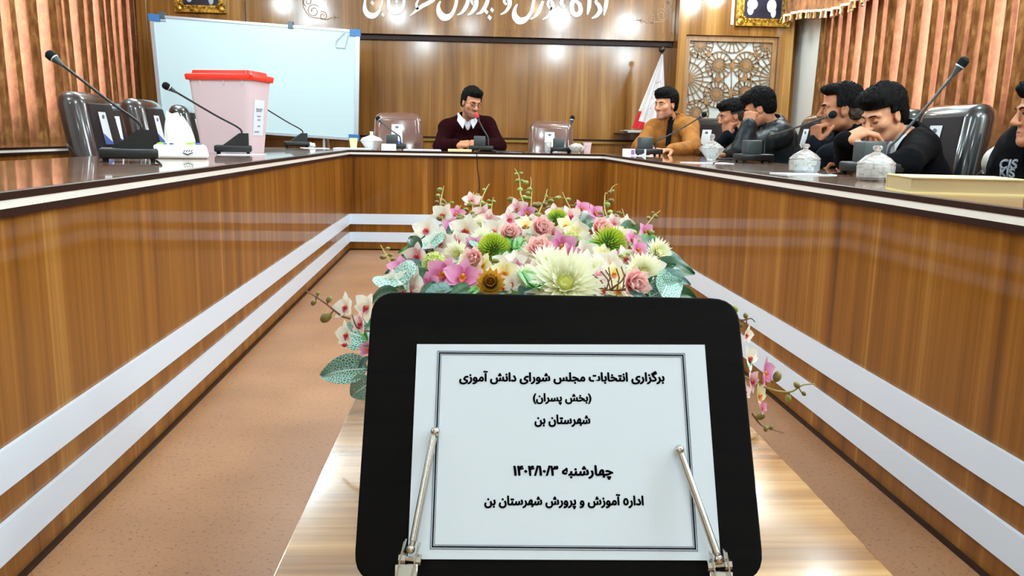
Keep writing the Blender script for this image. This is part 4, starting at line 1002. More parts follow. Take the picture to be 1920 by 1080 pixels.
def person(label, root, J, hf, hup, hs, skin, hands, garments, hairspec, extras=None, stub=None, h=0.0036, eyes='open', brow=1.0):
    """J: joints in room coordinates; hf/hup: face direction and head up; hs: head scale"""
    th = thing('person', label, 'person', root); O = np.array(root, float)
    A = lambda n: np.array(J[n], float)
    H = frame3(hf, hup); hc = A('head')
    hp = lambda x, y, z: hc+H@(np.array([x, y, z])*hs)
    pts = np.array([J[n] for n in ('head', 'neck', 'sl', 'sr', 'el', 'er', 'wl', 'wr', 'chest')], float)
    lo = np.minimum(pts.min(0)-0.16, hc-0.2); hi = np.maximum(pts.max(0)+0.16, hc+0.2)
    fd = Field(lo, hi, h)
    # torso, neck and arms
    tf = frame3(A('front'), A('neck')-A('chest'))
    fd.ell(A('chest'), (0.135*J['w'], 0.085*J['w'], 0.20*J['w']), tf, 0.02)
    fd.cap(A('neck')+tf@np.array([0, -0.01, -0.03]), hp(0, -0.028, -0.045), 0.052*hs, 0.050*hs, 0.03)
    for sd in 'lr':
        fd.cap(A('neck')-tf[:, 2]*0.05, A('s'+sd), 0.045, 0.047, 0.04); fd.cap(A('s'+sd), A('e'+sd), 0.044, 0.034, 0.02); fd.cap(A('e'+sd), A('w'+sd), 0.034, 0.0235, 0.015)
    # head
    E = lambda c, r, k, op='add': fd.ell(hp(*c), np.array(r)*hs, H, k*hs, op)
    Cc = lambda a, b, ra, rb, k, op='add': fd.cap(hp(*a), hp(*b), ra*hs, rb*hs, k*hs, op)
    E((0, -0.014, 0.036), (0.074, 0.095, 0.082), 0.02); E((0, 0.020, -0.034), (0.058, 0.066, 0.076), 0.03)
    Cc((-0.044, 0.0, -0.064), (-0.012, 0.066, -0.098), 0.017, 0.016, 0.03); Cc((0.044, 0.0, -0.064), (0.012, 0.066, -0.098), 0.017, 0.016, 0.03)
    E((0, 0.072, -0.098), (0.019, 0.016, 0.016), 0.02)
    for sx in (-1, 1):
        E((sx*0.043, 0.056, -0.022), (0.022, 0.022, 0.020), 0.03)
        Cc((sx*0.012, 0.087, 0.026), (sx*0.046, 0.070, 0.022), 0.009, 0.008, 0.015)
        E((sx*0.031, 0.094, 0.004), (0.017, 0.014, 0.011), 0.014, 'sub')
        E((sx*0.031, 0.073, 0.003), (0.0135, 0.0128, 0.0115), 0.004)
        E((sx*0.0115, 0.094, -0.033), (0.009, 0.011, 0.008), 0.006)
        ec = hp(sx*0.074, -0.008, -0.004); ER = H@np.array(Matrix.Rotation(-sx*0.35, 3, 'Z'))
        fd.ell(ec, np.array((0.010, 0.021, 0.033))*hs, ER, 0.006*hs); fd.ell(hp(sx*0.086, -0.002, 0.002), np.array((0.007, 0.011, 0.019))*hs, ER, 0.006*hs, 'sub')
    Cc((0, 0.084, 0.014), (0, 0.107, -0.026), 0.0085, 0.0115, 0.012); E((0, 0.106, -0.030), (0.012, 0.011, 0.010), 0.006)
    E((0, 0.074, -0.066), (0.024, 0.016, 0.018), 0.015)
    Cc((-0.019, 0.080, -0.0635), (0.019, 0.080, -0.0635), 0.0052, 0.0052, 0.006); Cc((0, 0.086, -0.062), (0, 0.087, -0.0625), 0.006, 0.006, 0.008)
    Cc((-0.015, 0.081, -0.0745), (0.015, 0.081, -0.0745), 0.0062, 0.0062, 0.006)
    E((0, 0.0955, -0.0690), (0.020, 0.008, 0.0013), 0.004, 'sub')
    tips = []
    for (wn, fw, pn, side, curl, sp, thm) in hands:
        tips += add_hand(fd, A(wn), fw, pn, side, curl, J.get('hand', 1.0), sp, thm)
    mats = [skin]+([stub[0]] if stub else [])
    def mf(c):
        l = (c-hc)@H/hs; r = np.zeros(len(c), int)
        if stub:
            x, y, z = l[:, 0], l[:, 1], l[:, 2]
            jaw = (z < -0.052-0.02*np.clip(y/0.08, 0, 1)+0.045*np.clip((0.035-y)/0.05, 0, 1)) & (z > -0.135) & (y > -0.015) & (np.abs(x) < 0.09)
            mous = (z > -0.060) & (z < -0.043) & (np.abs(x) < 0.026) & (y > 0.06)
            lipz = (z > -0.080) & (z < -0.058) & (np.abs(x) < 0.021) & (y > 0.06)
            r[(jaw | mous) & ~lipz] = 1
        return r
    body = fd.obj('body', mats, th, O, mf)
    # lips, eyes, brows
    loc = lambda x, y, z: Vector(hp(x, y, z)-O)
    b = MB()
    b.tube([loc(*q) for q in ((-0.021, 0.0785, -0.0668), (-0.010, 0.0873, -0.0632), (0, 0.0905, -0.0642), (0.010, 0.0873, -0.0632), (0.021, 0.0785, -0.0668))], [0.0012*hs, 0.0034*hs, 0.0036*hs, 0.0034*hs, 0.0012*hs], 8)
    b.tube([loc(*q) for q in ((-0.020, 0.0785, -0.0695), (-0.009, 0.0862, -0.0745), (0, 0.0885, -0.0755), (0.009, 0.0862, -0.0745), (0.020, 0.0785, -0.0695))], [0.0012*hs, 0.0038*hs, 0.0046*hs, 0.0038*hs, 0.0012*hs], 8)
    b.obj('lips', 'lip', body)
    HM = Matrix([list(r) for r in H]).to_4x4()
    for sx in (-1, 1):
        e = MB(); op = 0.0058 if eyes == 'open' else 0.0020
        if eyes == 'open':
            e.ball(loc(sx*0.031, 0.0790, 0.002), (0.0118*hs, 0.0085*hs, 0.0056*hs), 0, 14, HM)
            e.ball(loc(sx*0.031+0.001, 0.0838, 0.002), (0.0052*hs, 0.0042*hs, 0.0052*hs), 1, 12, HM)
        e.tube([loc(sx*0.018, 0.0835, 0.001 if eyes == 'open' else -0.004), loc(sx*0.026, 0.0885, 0.0068 if eyes == 'open' else -0.0062), loc(sx*0.035, 0.0870, 0.0072 if eyes == 'open' else -0.0066), loc(sx*0.0445, 0.0785, 0.002 if eyes == 'open' else -0.0035)], [0.0009*hs, 0.0020*hs, 0.0022*hs, 0.0010*hs], 6, 2)
        e.obj('eye', ['eye_white', 'eye_dark', 'hair'], body)
        b = MB(); b.tube([loc(*q) for q in ((sx*0.012, 0.0965, 0.0205), (sx*0.024, 0.0945, 0.0265), (sx*0.037, 0.0860, 0.0265), (sx*0.050, 0.0705, 0.0195))], [0.0020*hs*brow, 0.0031*hs*brow, 0.0026*hs*brow, 0.0010*hs], 8)
        b.obj('eyebrow', 'hair', body)
    # hair
    hfld = Field(hc-0.19*hs, hc+0.19*hs, 0.0036)
    for (c, r, k) in hairspec['add']: hfld.ell(hp(*c), np.array(r)*hs, H, k*hs)
    for (c, bx, rad, k) in hairspec['cut']: hfld.rbox(hp(*c), np.array(bx)*hs, H, rad*hs, k*hs, 'sub')
    def hd(v):
        w = v+O; n = np.array([noise.noise(Vector((q*np.array([75, 75, 40])).tolist())) for q in w]); d = w-hc
        n2 = np.array([noise.noise(Vector((q*np.array([170, 170, 70])).tolist())) for q in w]); return v+d/np.linalg.norm(d, axis=1)[:, None]*(n[:, None]*0.006+n2[:, None]*0.004)
    hmf = None; hm = ['hair']
    if hairspec.get('fade') is not None:
        hm = ['hair', 'shaved_hair']; hmf = lambda c: ((((c-hc)@H/hs)[:, 2] < hairspec['fade'])).astype(int)
    hfld.obj('hair', hm, th, O, hmf, hd)
    # clothes
    for g in garments: g(th, O, J, tf, A, hp, H, hs)
    # nails
    for i, (p, d) in enumerate(tips): pass
    # legs: trousers and shoes under the table
    lf = Field(np.minimum(A('pelvis'), np.minimum(A('kl'), A('kr')))-0.25, np.maximum(A('pelvis'), np.maximum(A('kl'), A('kr')))+0.25, 0.011)
    lf.lo[2] = -0.02; lf = Field(lf.lo, np.maximum(A('pelvis'), np.maximum(A('kl'), A('kr')))+0.25, 0.011)
    lf.ell(A('pelvis'), (0.165*J['w'], 0.13*J['w'], 0.12), tf, 0.03)
    for sd in 'lr':
        hip = A('pelvis')+tf[:, 0]*(0.09 if sd == 'r' else -0.09)*J['w']; k = A('k'+sd); an = np.array([k[0], k[1], 0.10])
        lf.cap(hip, k, 0.085, 0.062, 0.03); lf.cap(k, an, 0.060, 0.045, 0.02)
        sh = MB(); fw = np.array([A('front')[0], A('front')[1], 0]); fw /= np.linalg.norm(fw)
        sh.ball(Vector(an+fw*0.06-np.array([0, 0, 0.055])-O), (0.05, 0.13, 0.048), 0, 14, Matrix.Rotation(math.atan2(fw[1], fw[0])-PI/2, 4, 'Z')); sh.obj('shoe', 'shoe', th)
    lf.obj('trousers', 'trouser', th, O)
    if extras: extras(th, O, hp, H, hs, A, tf)
    return th

def top_garment(name, mat, fat=1.0, sleeve=(0.066, 0.056, 0.047), chest=(0.185, 0.128, 0.22), cuts=(), h=0.0065, slen=1.0, collar=None, disp_amp=0.006, disp_f=16, pel=True, matfn=None, mats=None, sh_r=0.066):
    def g(th, O, J, tf, A, hp, H, hs):
        pts = np.array([J[n] for n in ('neck', 'sl', 'sr', 'el', 'er', 'wl', 'wr', 'chest', 'pelvis')], float)
        f = Field(pts.min(0)-0.22, pts.max(0)+0.22, h); w = J['w']*fat
        f.ell(A('chest'), np.array(chest)*w, tf, 0.03)
        f.cap(A('pelvis')+np.array([0, 0, 0.03]), A('chest'), 0.155*w, 0.150*w, 0.06)
        f.ell(A('belly') if 'belly' in J else (A('pelvis')*0.5+A('chest')*0.5), (0.185*w, 0.135*w, 0.17), tf, 0.05)
        nb = A('neck')-tf[:, 2]*0.035; f.cap(A('chest')+tf[:, 2]*0.05, A('neck')-tf[:, 2]*0.055, 0.120*w, 0.086*w, 0.05)
        for sd in 'lr':
            f.cap(A('neck')+tf[:, 2]*0.01-tf[:, 1]*0.02, A('s'+sd)-tf[:, 2]*0.01, 0.050*w, 0.055*w, 0.05)
            S, Ee, Wr = A('s'+sd), A('e'+sd), A('w'+sd)
            f.cap(nb, S, 0.060*w, sh_r*w, 0.05); f.cap(S, Ee, sleeve[0]*w, sleeve[1]*w, 0.035); We = Ee+(Wr-Ee)*slen; f.cap(Ee, We, sleeve[1]*w, sleeve[2]*w, 0.02)
            if disp_amp > 0:                           # folds at the elbow
                for t in (0.80, 0.92): f.cap(S+(Ee-S)*t+tf[:, 1]*0.03, S+(Ee-S)*t-tf[:, 2]*0.03, sleeve[1]*w*0.8, sleeve[1]*w*0.7, 0.02)
        if collar: collar(f, A, tf, hp, w)
        for c in cuts: c(f, A, tf, hp)
        def dp(v):
            p = v+O; n = np.array([noise.noise(Vector((q*disp_f).tolist()))+0.5*noise.noise(Vector((q*disp_f*2.3+5).tolist())) for q in p])
            c = A('chest'); d = p-c; d /= np.linalg.norm(d, axis=1)[:, None]; return v+d*(n[:, None]*disp_amp)
        o = f.obj(name, mats or mat, th, O, (lambda c: matfn(c, A, tf)) if matfn else None, dp if disp_amp > 0 else None)
        return o
    return g
def neck_cut(r=0.062): return lambda f, A, tf, hp: f.cap(A('neck')-tf[:, 2]*0.015, A('neck')+tf[:, 2]*0.16+tf[:, 1]*0.02, r, r*1.1, 0.006, 'sub')
def v_cut(depth=0.15, top=0.052, out=0.10): # V opening at the front of the chest
    def c(f, A, tf, hp):
        a = A('neck')+tf[:, 1]*0.05+tf[:, 2]*0.06; b = A('neck')+tf[:, 1]*out-tf[:, 2]*depth
        for k in range(15):
            t = k/14; p = a+(b-a)*t; f.cap(p-tf[:, 1]*0.02, p+tf[:, 1]*0.10, top*(1-t)+0.004, top*(1-t)+0.006, 0.003, 'sub')
    return c
def shirt(mat='shirt_white', collar_col=None, flaps=True, cuffs=()):
    def g(th, O, J, tf, A, hp, H, hs):
        f = Field(A('chest')-0.33, A('neck')+0.33, 0.0055); w = J['w']
        f.ell(A('chest'), np.array((0.170, 0.114, 0.205))*w, tf, 0.03); f.cap(A('chest')+tf[:, 2]*0.05, A('neck')-tf[:, 2]*0.055, 0.110*w, 0.078*w, 0.04); f.cap(A('neck')-tf[:, 2]*0.05, A('neck')+tf[:, 2]*0.012, 0.070*w, 0.064*w, 0.02)
        for sd in 'lr': f.cap(A('neck')-tf[:, 2]*0.045, A('s'+sd), 0.050*w, 0.052*w, 0.04)
        f.cap(A('neck')-tf[:, 2]*0.0, A('neck')+tf[:, 2]*0.2+tf[:, 1]*0.02, 0.058*w, 0.062*w, 0.004, 'sub')
        a = A('neck')+tf[:, 1]*0.07+tf[:, 2]*0.04
        for k in range(4): p = a-tf[:, 2]*0.022*k; f.cap(p, p+tf[:, 1]*0.08, 0.026*(1-k/4), 0.026*(1-k/4), 0.003, 'sub')
        o = f.obj('shirt', mat, th, O)
        if flaps:
            for sx in (-1, 1):
                q = lambda x, y, z: Vector(A('neck')+tf@np.array([x*sx, y, z])*w-O)
                b = MB()
                b.add([q(0.066, -0.01, 0.052), q(0.054, 0.052, 0.040), q(0.018, 0.085, -0.005), q(0.040, 0.098, -0.062), q(0.075, 0.078, -0.010), q(0.082, -0.012, 0.010)], [(0, 1, 4, 5), (1, 2, 3, 4)])
                c = b.obj('collar', mat, o, None); m = c.modifiers.new('thick', 'SOLIDIFY'); m.thickness = 0.006
        for (wn, en, r) in cuffs:
            d = A(wn)-A(en); d /= np.linalg.norm(d); b = MB(); p = A(wn)-O
            b.tube([Vector(p-d*0.045), Vector(p-d*0.005), Vector(p+d*0.004)], [r, r*1.02, r*0.98], 18); b.obj('cuff', mat, o)
    return g
def hair_std(front=0.066, top=0.0, vol=0.0, fade=None, temple=0.03, nape=-0.06, sweep=0.0):
    return {'add': [((0, -0.018, 0.048+top*0.5), (0.083+vol, 0.103+vol, 0.084+vol+top), 0.02), ((0, 0.045, 0.092+top), (0.062+vol, 0.052+sweep, 0.030+vol), 0.02), ((0, -0.060, -0.004), (0.071+vol*0.7, 0.052+vol*0.5, 0.066), 0.02),
                    ((0.062, 0.008, 0.030), (0.022, 0.030, 0.052), 0.01), ((-0.062, 0.008, 0.030), (0.022, 0.030, 0.052), 0.01)],
            'cut': [((0, temple+0.15, front-0.2), (0.2, 0.15, 0.2), 0.004, 0.012), ((0, 0.02, -0.2+0.012), (0.2, 0.045, 0.2), 0.003, 0.006), ((0, -0.05, nape-0.2), (0.2, 0.2, 0.2), 0.004, 0.01)], 'fade': fade}
def joints(**k): return k
V = lambda px, py, Y: np.array(P(px, py, Y))
def seated(front, pelvis, J, kz=0.50, kf=0.42):
    f = np.array([front[0], front[1], 0.0]); f /= np.linalg.norm(f); r = np.array([f[1], -f[0], 0]); p = np.array(pelvis, float)
    J['pelvis'] = p; J['kl'] = p+f*kf-r*0.11; J['kr'] = p+f*kf+r*0.11; J['kl'][2] = J['kr'][2] = kz; J.setdefault('front', f); return J

# --- the man speaking, centre of the far table
def glasses(th, O, hp, H, hs, A, tf):
    loc = lambda x, y, z: Vector(hp(x, y, z)-O); b = MB()
    for sx in (-1, 1):
        b.tube([loc(sx*0.031+0.021*math.cos(a), 0.098-0.006*abs(math.cos(a)), 0.0+0.0125*max(-1, min(1, 1.25*math.sin(a)))) for a in [2*PI*i/20 for i in range(21)]], 0.0013, 6)
        b.tube([loc(sx*0.052, 0.090, 0.005), loc(sx*0.074, 0.03, 0.006), loc(sx*0.079, -0.015, 0.004)], 0.0016, 6)
    b.tube([loc(-0.010, 0.099, 0.002), loc(0, 0.103, 0.004), loc(0.010, 0.099, 0.002)], 0.0013, 6)
    b.obj('eyeglasses', 'dark_metal', th)
def B(px, dy, z=TOP): return np.array([P(px, 280, TBi+dy).x, TBi+dy, z])
J = joints(head=V(884, 194, 6.88), neck=V(876, 224, 7.0), sl=V(913, 236, 7.04), sr=V(839, 241, 7.04), el=V(936, 274, 6.86), er=V(826, 275, 6.84), wl=B(905, 0.30, 0.815), wr=B(857, 0.28, 0.812), chest=V(876, 268, 7.10), w=1.05, hand=1.08)
J['front'] = np.array([0.05, -1, -0.12]); seated((0.05, -1), (J['chest'][0], 7.30, 0.56), J)
person('man with glasses in dark maroon sweater over white collar, speaking with folded hands', (J['chest'][0], 7.2, 0), J, (0.42, -0.86, -0.22), (0.10, 0.05, 1), 0.93, 'skin',
       [('wr', (0.9, -0.25, 0.05), (0.3, 0.45, -0.8), 1, 0.75, 0.6, 0.6), ('wl', (-0.9, -0.25, 0.05), (-0.3, 0.45, -0.8), -1, 0.75, 0.6, 0.6)],
       [shirt(cuffs=(('wr', 'er', 0.036),)), top_garment('sweater', 'knit_maroon', cuts=(neck_cut(0.060), v_cut(0.095, 0.050, 0.120)), h=0.0048, slen=0.90, chest=(0.19, 0.122, 0.22), disp_amp=0.005)],
       hair_std(0.060, 0.010, 0.004, sweep=0.0, nape=-0.055), glasses, stub=('stubble',), eyes='down', brow=1.25)

# --- the man in tan at the far right corner
def stand_collar(f, A, tf, hp, w):
    for k in range(14):
        a = 2*PI*k/14+0.2; q = A('neck')+tf@np.array([0.080*math.sin(a), 0.072*math.cos(a)+0.012, 0.0])
        if abs(math.atan2(math.sin(a), math.cos(a))) < 0.45: continue
        f.cap(q-tf[:, 2]*0.02, q+tf[:, 2]*0.045+tf@np.array([0.010*math.sin(a), 0.008*math.cos(a), 0]), 0.016, 0.012, 0.012)
J = joints(head=V(1248, 197, 6.95), neck=V(1260, 226, 7.02), sl=V(1292, 238, 6.92), sr=V(1228, 241, 7.16), el=V(1299, 277, 6.70), er=V(1200, 277, 6.92), wl=V(1258, 283, 6.50), wr=V(1216, 284, 6.62), chest=V(1258, 268, 7.10), w=1.05, hand=1.05)
J['wl'][2] = 0.795; J['wr'][2] = 0.80; J['el'][2] = 0.815; J['er'][2] = 0.815
J['front'] = np.array([-0.35, -0.93, -0.1]); seated((-0.35, -0.93), (J['chest'][0]+0.05, 7.30, 0.56), J)
def zip_panel(mat):
    def ex(th, O, hp, H, hs, A, tf):
        q = lambda x, y, z: Vector(A('neck')+tf@np.array([x, y, z])-O); b = MB()
        b.tube([q(0, 0.080, 0.035), q(0, 0.128, -0.08), q(0, 0.150, -0.20)], [0.014, 0.024, 0.020], 10); b.obj('undershirt', mat, th)
    return ex
person('young man in tan brown zipped jacket at the right end of the far table', (J['chest'][0], 7.2, 0), J, (-0.80, -0.58, -0.05), (0, 0, 1), 0.99, 'skin_fair',
       [('wl', (-0.85, -0.5, 0.02), (0.1, 0.1, -1), -1, 0.22, 0.5, 0.3), ('wr', (0.7, -0.7, -0.05), (0.1, 0.1, -1), 1, 0.5, 0.7, 0.4)],
       [shirt('shirt_black', flaps=False), top_garment('jacket', 'jacket_tan', cuts=(neck_cut(0.060), v_cut(0.10, 0.030, 0.11)), collar=stand_collar, slen=0.93, sleeve=(0.076, 0.064, 0.052), disp_amp=0.008)],
       hair_std(0.050, 0.010, 0.008, sweep=0.004, temple=0.025), zip_panel('shirt_black'), stub=('stubble_light',), brow=1.2)

# --- the boys along the right table
J = joints(head=V(1372, 218, 6.15), neck=V(1388, 245, 6.12), sl=V(1402, 266, 6.0), sr=V(1368, 262, 6.30), el=V(1392, 284, 5.80), er=V(1345, 281, 6.15), wl=V(1365, 286, 5.75), wr=V(1366, 254, 6.10), chest=V(1393, 280, 6.16), w=0.88, hand=0.92)
J['wl'][2] = 0.79; J['el'][2] = 0.81
J['front'] = np.array([-0.95, -0.25, -0.2]); seated((-1, -0.1), (J['chest'][0]+0.18, 6.2, 0.56), J)
person('boy with shaved sides in black jacket, chin on hand, farthest along the right table', (J['pelvis'][0], 6.2, 0), J, (-1.0, -0.02, -0.22), (0, 0, 1), 0.92, 'skin',
       [('wr', (0.05, 0.0, 1), (0.6, 0.3, 0.2), 1, 0.85, 0.5, 0.7), ('wl', (-0.7, 0.3, -0.1), (0, 0, -1), -1, 0.5, 0.6, 0.4)],
       [top_garment('jacket', 'jacket_navy', cuts=(neck_cut(0.056),), slen=0.95, sleeve=(0.070, 0.060, 0.050), disp_amp=0.008, collar=stand_collar)],
       hair_std(0.048, 0.004, 0.006, fade=0.030, temple=0.03, sweep=0.012), None, brow=1.1)

J = joints(head=V(1424, 204, 5.55), neck=V(1446, 236, 5.55), sl=V(1464, 252, 5.40), sr=V(1430, 250, 5.75), el=V(1392, 281, 5.26), er=V(1384, 284, 5.70), wl=V(1404, 236, 5.28), wr=V(1368, 288, 5.55), chest=V(1452, 276, 5.60), w=0.98, hand=0.98)
J['wr'][2] = 0.79; J['er'][2] = 0.81
J['front'] = np.array([-0.97, -0.12, -0.2]); seated((-1, 0), (J['chest'][0]+0.14, 5.62, 0.56), J)
person('boy in dark leather jacket leaning his forehead on his raised fist', (J['pelvis'][0], 5.62, 0), J, (-0.88, 0.42, -0.38), (-0.12, 0, 1), 0.96, 'skin',
       [('wl', (0.18, 0.25, 1), (0.55, 0.9, -0.1), -1, 0.8, 0.6, 0.75), ('wr', (-0.8, 0.1, -0.1), (0, 0, -1), 1, 0.5, 0.6, 0.4)],
       [top_garment('jacket', 'jacket_leather', cuts=(neck_cut(0.058),), slen=0.97, sleeve=(0.080, 0.068, 0.054), disp_amp=0.011, disp_f=13, collar=stand_collar)],
       hair_std(0.052, 0.008, 0.008, temple=0.03, sweep=0.006, nape=-0.065), None)

J = joints(head=V(1576, 207, 4.20), neck=V(1602, 244, 4.22), sl=V(1630, 262, 4.10), sr=V(1587, 260, 4.42), el=V(1556, 300, 3.90), er=V(1525, 302, 4.30), wl=V(1590, 304, 3.85), wr=V(1530, 270, 4.12), chest=V(1608, 288, 4.28), w=0.98, hand=0.98)
J['wl'][2] = 0.79; J['el'][2] = 0.81; J['er'][2] = 0.815
J['front'] = np.array([-0.9, -0.40, -0.15]); seated((-1, -0.15), (J['chest'][0]+0.16, 4.3, 0.56), J)
def jacket_zip(th, O, hp, H, hs, A, tf):
    b = MB(); p = V(1563, 278, 3.98)-O; q = V(1565, 300, 3.95)-O
    for k in range(6): t = k/6; c = p+(q-p)*t; b.tube([Vector(c), Vector(c+(q-p)*0.09)], 0.004, 6)
    b.obj('zip', 'alu', th)
person('boy in profile with dark short hair and black jacket, fist pressed to his mouth', (J['pelvis'][0], 4.3, 0), J, (-0.95, 0.24, 0.0), (0.03, 0, 1), 0.97, 'skin_tan',
       [('wr', (-0.05, 0.05, 1), (0.9, 0.15, 0), 1, 0.95, 0.4, 0.8), ('wl', (-0.7, 0.2, -0.1), (0, 0, -1), -1, 0.5, 0.6, 0.4)],
       [top_garment('jacket', 'jacket_navy', cuts=(neck_cut(0.058),), slen=0.96, sleeve=(0.074, 0.064, 0.052), disp_amp=0.008, collar=stand_collar)],
       hair_std(0.074, 0.012, 0.000, fade=0.008, temple=0.040, sweep=0.012, nape=-0.05), None, brow=1.2)

J = joints(head=V(1656, 217, 3.50), neck=V(1690, 258, 3.52), sl=V(1726, 276, 3.42), sr=V(1642, 278, 3.72), el=V(1700, 322, 3.14), er=V(1590, 318, 3.46), wl=V(1655, 325, 3.12), wr=V(1583, 262, 3.36), chest=V(1690, 312, 3.60), w=0.94, hand=1.0)
J['wl'][2] = 0.79; J['el'][2] = 0.81; J['er'][2] = 0.815
J['front'] = np.array([-0.82, -0.55, -0.16]); seated((-1, -0.2), (J['chest'][0]+0.18, 3.68, 0.56), J)
def lapels(th, O, hp, H, hs, A, tf):
    q = lambda x, y, z: Vector(A('neck')+tf@np.array([x, y, z])-O)
    for sx in (-1, 1):
        b = MB(); b.add([q(sx*0.070, 0.0, 0.045), q(sx*0.060, 0.075, 0.02), q(sx*0.020, 0.142, -0.15), q(sx*0.085, 0.132, -0.07), q(sx*0.075, 0.118, -0.05), q(sx*0.098, 0.06, 0.0)], [(0, 1, 5), (1, 4, 5), (1, 2, 3, 4)])
        o = b.obj('lapel', 'suit_black', th, None); m = o.modifiers.new('thick', 'SOLIDIFY'); m.thickness = 0.006
    b = MB(); b.add([q(-0.060, 0.150, -0.115), q(-0.105, 0.140, -0.115), q(-0.078, 0.146, -0.080)], [(0, 1, 2)]); o = b.obj('pocket_square', 'cream_paper', th, None)
    m = o.modifiers.new('thick', 'SOLIDIFY'); m.thickness = 0.004
person('boy in black suit and white open shirt looking down, fingers at his chin', (J['pelvis'][0], 3.68, 0), J, (-0.92, -0.32, -0.36), (0.04, 0.02, 1), 0.93, 'skin_fair',
       [('wr', (0.90, -0.2, 0.42), (0.45, 0.25, -0.8), 1, [0.34, 0.42, 0.48, 0.5], 2.0, 0.5), ('wl', (-0.8, 0.1, -0.1), (0, 0, -1), -1, 0.5, 0.6, 0.4)],
       [shirt(cuffs=(('wr', 'er', 0.034),)), top_garment('suit_jacket', 'suit_black', cuts=(neck_cut(0.056), v_cut(0.150, 0.050, 0.120)), h=0.0052, slen=0.90, sleeve=(0.070, 0.058, 0.046), disp_amp=0.005)],
       hair_std(0.046, 0.008, 0.007, temple=0.025, sweep=0.012, nape=-0.06), lapels, eyes='down')

J = joints(head=V(1959, 214, 2.92), neck=V(1965, 256, 3.0), sl=V(1988, 290, 2.86), sr=V(1907, 284, 3.26), el=V(2020, 340, 2.66), er=V(1868, 338, 3.30), wl=V(1995, 346, 2.55), wr=V(1990, 346, 2.85), chest=V(1948, 318, 3.04), w=0.95, hand=1.0)
J['el'][2] = 0.815; J['er'][2] = 0.815; J['wl'][2] = 0.80; J['wr'][2] = 0.80
J['front'] = np.array([-0.75, -0.64, -0.1]); seated((-1, -0.2), (J['chest'][0]+0.16, 3.08, 0.56), J)
def varsity_text(th, O, hp, H, hs, A, tf):
    from mathutils.bvhtree import BVHTree
    jk = [c for c in th.children if c.name.startswith('varsity_jacket')][0]; bv = BVHTree.FromPolygons([v.co for v in jk.data.vertices], [p.vertices for p in jk.data.polygons])
    for s_, px, py, sz in (('CIS', 1890, 309, 0.050), ('KIS', 1887, 325, 0.046)):
        o0 = Vector(CAM-O); dr = Vector(ray(px, py)).normalized(); hit = bv.ray_cast(o0, dr)
        if hit[0] is None: continue
        n = (hit[1]-dr*0.6).normalized(); ex = Vector((0, 0, 1)).cross(n).normalized(); ez = n.cross(ex)
        c = bpy.data.curves.new('letters', 'FONT'); c.body = s_; c.size = sz; c.offset = 0.0016; c.align_x = 'CENTER'; c.align_y = 'CENTER'
        o = bpy.data.objects.new('letters', c); COL.objects.link(o); bpy.context.view_layer.update()
        me = bpy.data.meshes.new_from_object(o.evaluated_get(bpy.context.evaluated_depsgraph_get())); bpy.data.objects.remove(o)
        me.materials.clear(); me.materials.append(MATS['varsity_letter'])
        for v in me.vertices:
            p = hit[0]+ex*v.co.x+ez*v.co.y+n*0.06; h2 = bv.ray_cast(p, -n); v.co = (h2[0] if h2[0] else p-n*0.06)+n*0.0025
        me.update(); k = link('chest_letters', me, th); m = k.modifiers.new('thick', 'SOLIDIFY'); m.thickness = 0.002
def vm(c, A, tf):
    r = np.zeros(len(c), int)
    for sd in 'lr':
        S, Ee, Wr = A('s'+sd), A('e'+sd), A('w'+sd)
        def dist(a, b):
            t = np.clip(((c-a)@(b-a))/((b-a)@(b-a)), 0, 1); return np.linalg.norm(c-a-t[:, None]*(b-a), axis=1), t
        d1, t1 = dist(S, Ee); d2, t2 = dist(Ee, Wr); ax = A('neck')-A('chest'); tt = ((c-A('chest'))@ax)/(ax@ax); dc = np.linalg.norm(c-A('chest')-tt[:, None]*ax, axis=1)
        r[(((d1 < 0.085) & (t1 > 0.25)) | (d2 < 0.08)) & (dc > 0.165)] = 1
    return r
person('person cut by the right edge, in black varsity jacket with white sleeves and grey letters', (J['pelvis'][0], 3.08, 0), J, (-0.97, 0.20, -0.05), (0, 0, 1), 0.95, 'skin',
       [('wl', (-0.8, 0.1, -0.1), (0, 0, -1), -1, 0.5, 0.6, 0.4), ('wr', (-0.3, -0.9, -0.1), (0, 0, -1), 1, 0.5, 0.6, 0.4)],
       [shirt('shirt_check'), top_garment('varsity_jacket', 'varsity_black', cuts=(neck_cut(0.062), v_cut(0.16, 0.055, 0.11)), slen=0.95, sleeve=(0.070, 0.062, 0.050), disp_amp=0.006, mats=['varsity_black', 'varsity_white'], matfn=vm)],
       hair_std(0.060, 0.006, 0.004, temple=0.03, sweep=0.006), varsity_text)

# ================================================================ low table, easel with the notice
ZT = 0.45
def low_table():
    th = thing('low_table', 'low glossy pale wood table under the flowers and the black sign board', 'table', (0.135, 1.3, 0), -0.015)
    MB().bbox((-0.312, -1.0, ZT-0.035), (0.312, 1.0, ZT), 0.003, 0, None, 2).obj('tabletop', 'pale_wood', th, 30)
    for sx in (-1, 1):
        for sy in (-1, 1): MB().box((sx*0.27-0.025, sy*0.93-0.025, 0), (sx*0.27+0.025, sy*0.93+0.025, ZT-0.035)).obj('leg', 'pale_wood', th, None)
    MB().box((-0.26, -0.90, 0.15), (0.26, 0.90, 0.17)).obj('lower_shelf', 'pale_wood', th, None)
low_table()
SA, SB, SRO = 0.514, 0.077, 0.0213
SX = Vector((math.cos(SB), -math.sin(SB), 0)); BK = Vector((math.sin(SB), math.cos(SB), 0)); SU = math.cos(SA)*Vector((0, 0, 1))+math.sin(SA)*BK
X2 = math.cos(SRO)*SX+math.sin(SRO)*SU; U2 = -math.sin(SRO)*SX+math.cos(SRO)*SU; NN = X2.cross(U2)
SCn = Vector((0.0998, 0.7727, 0.5776))
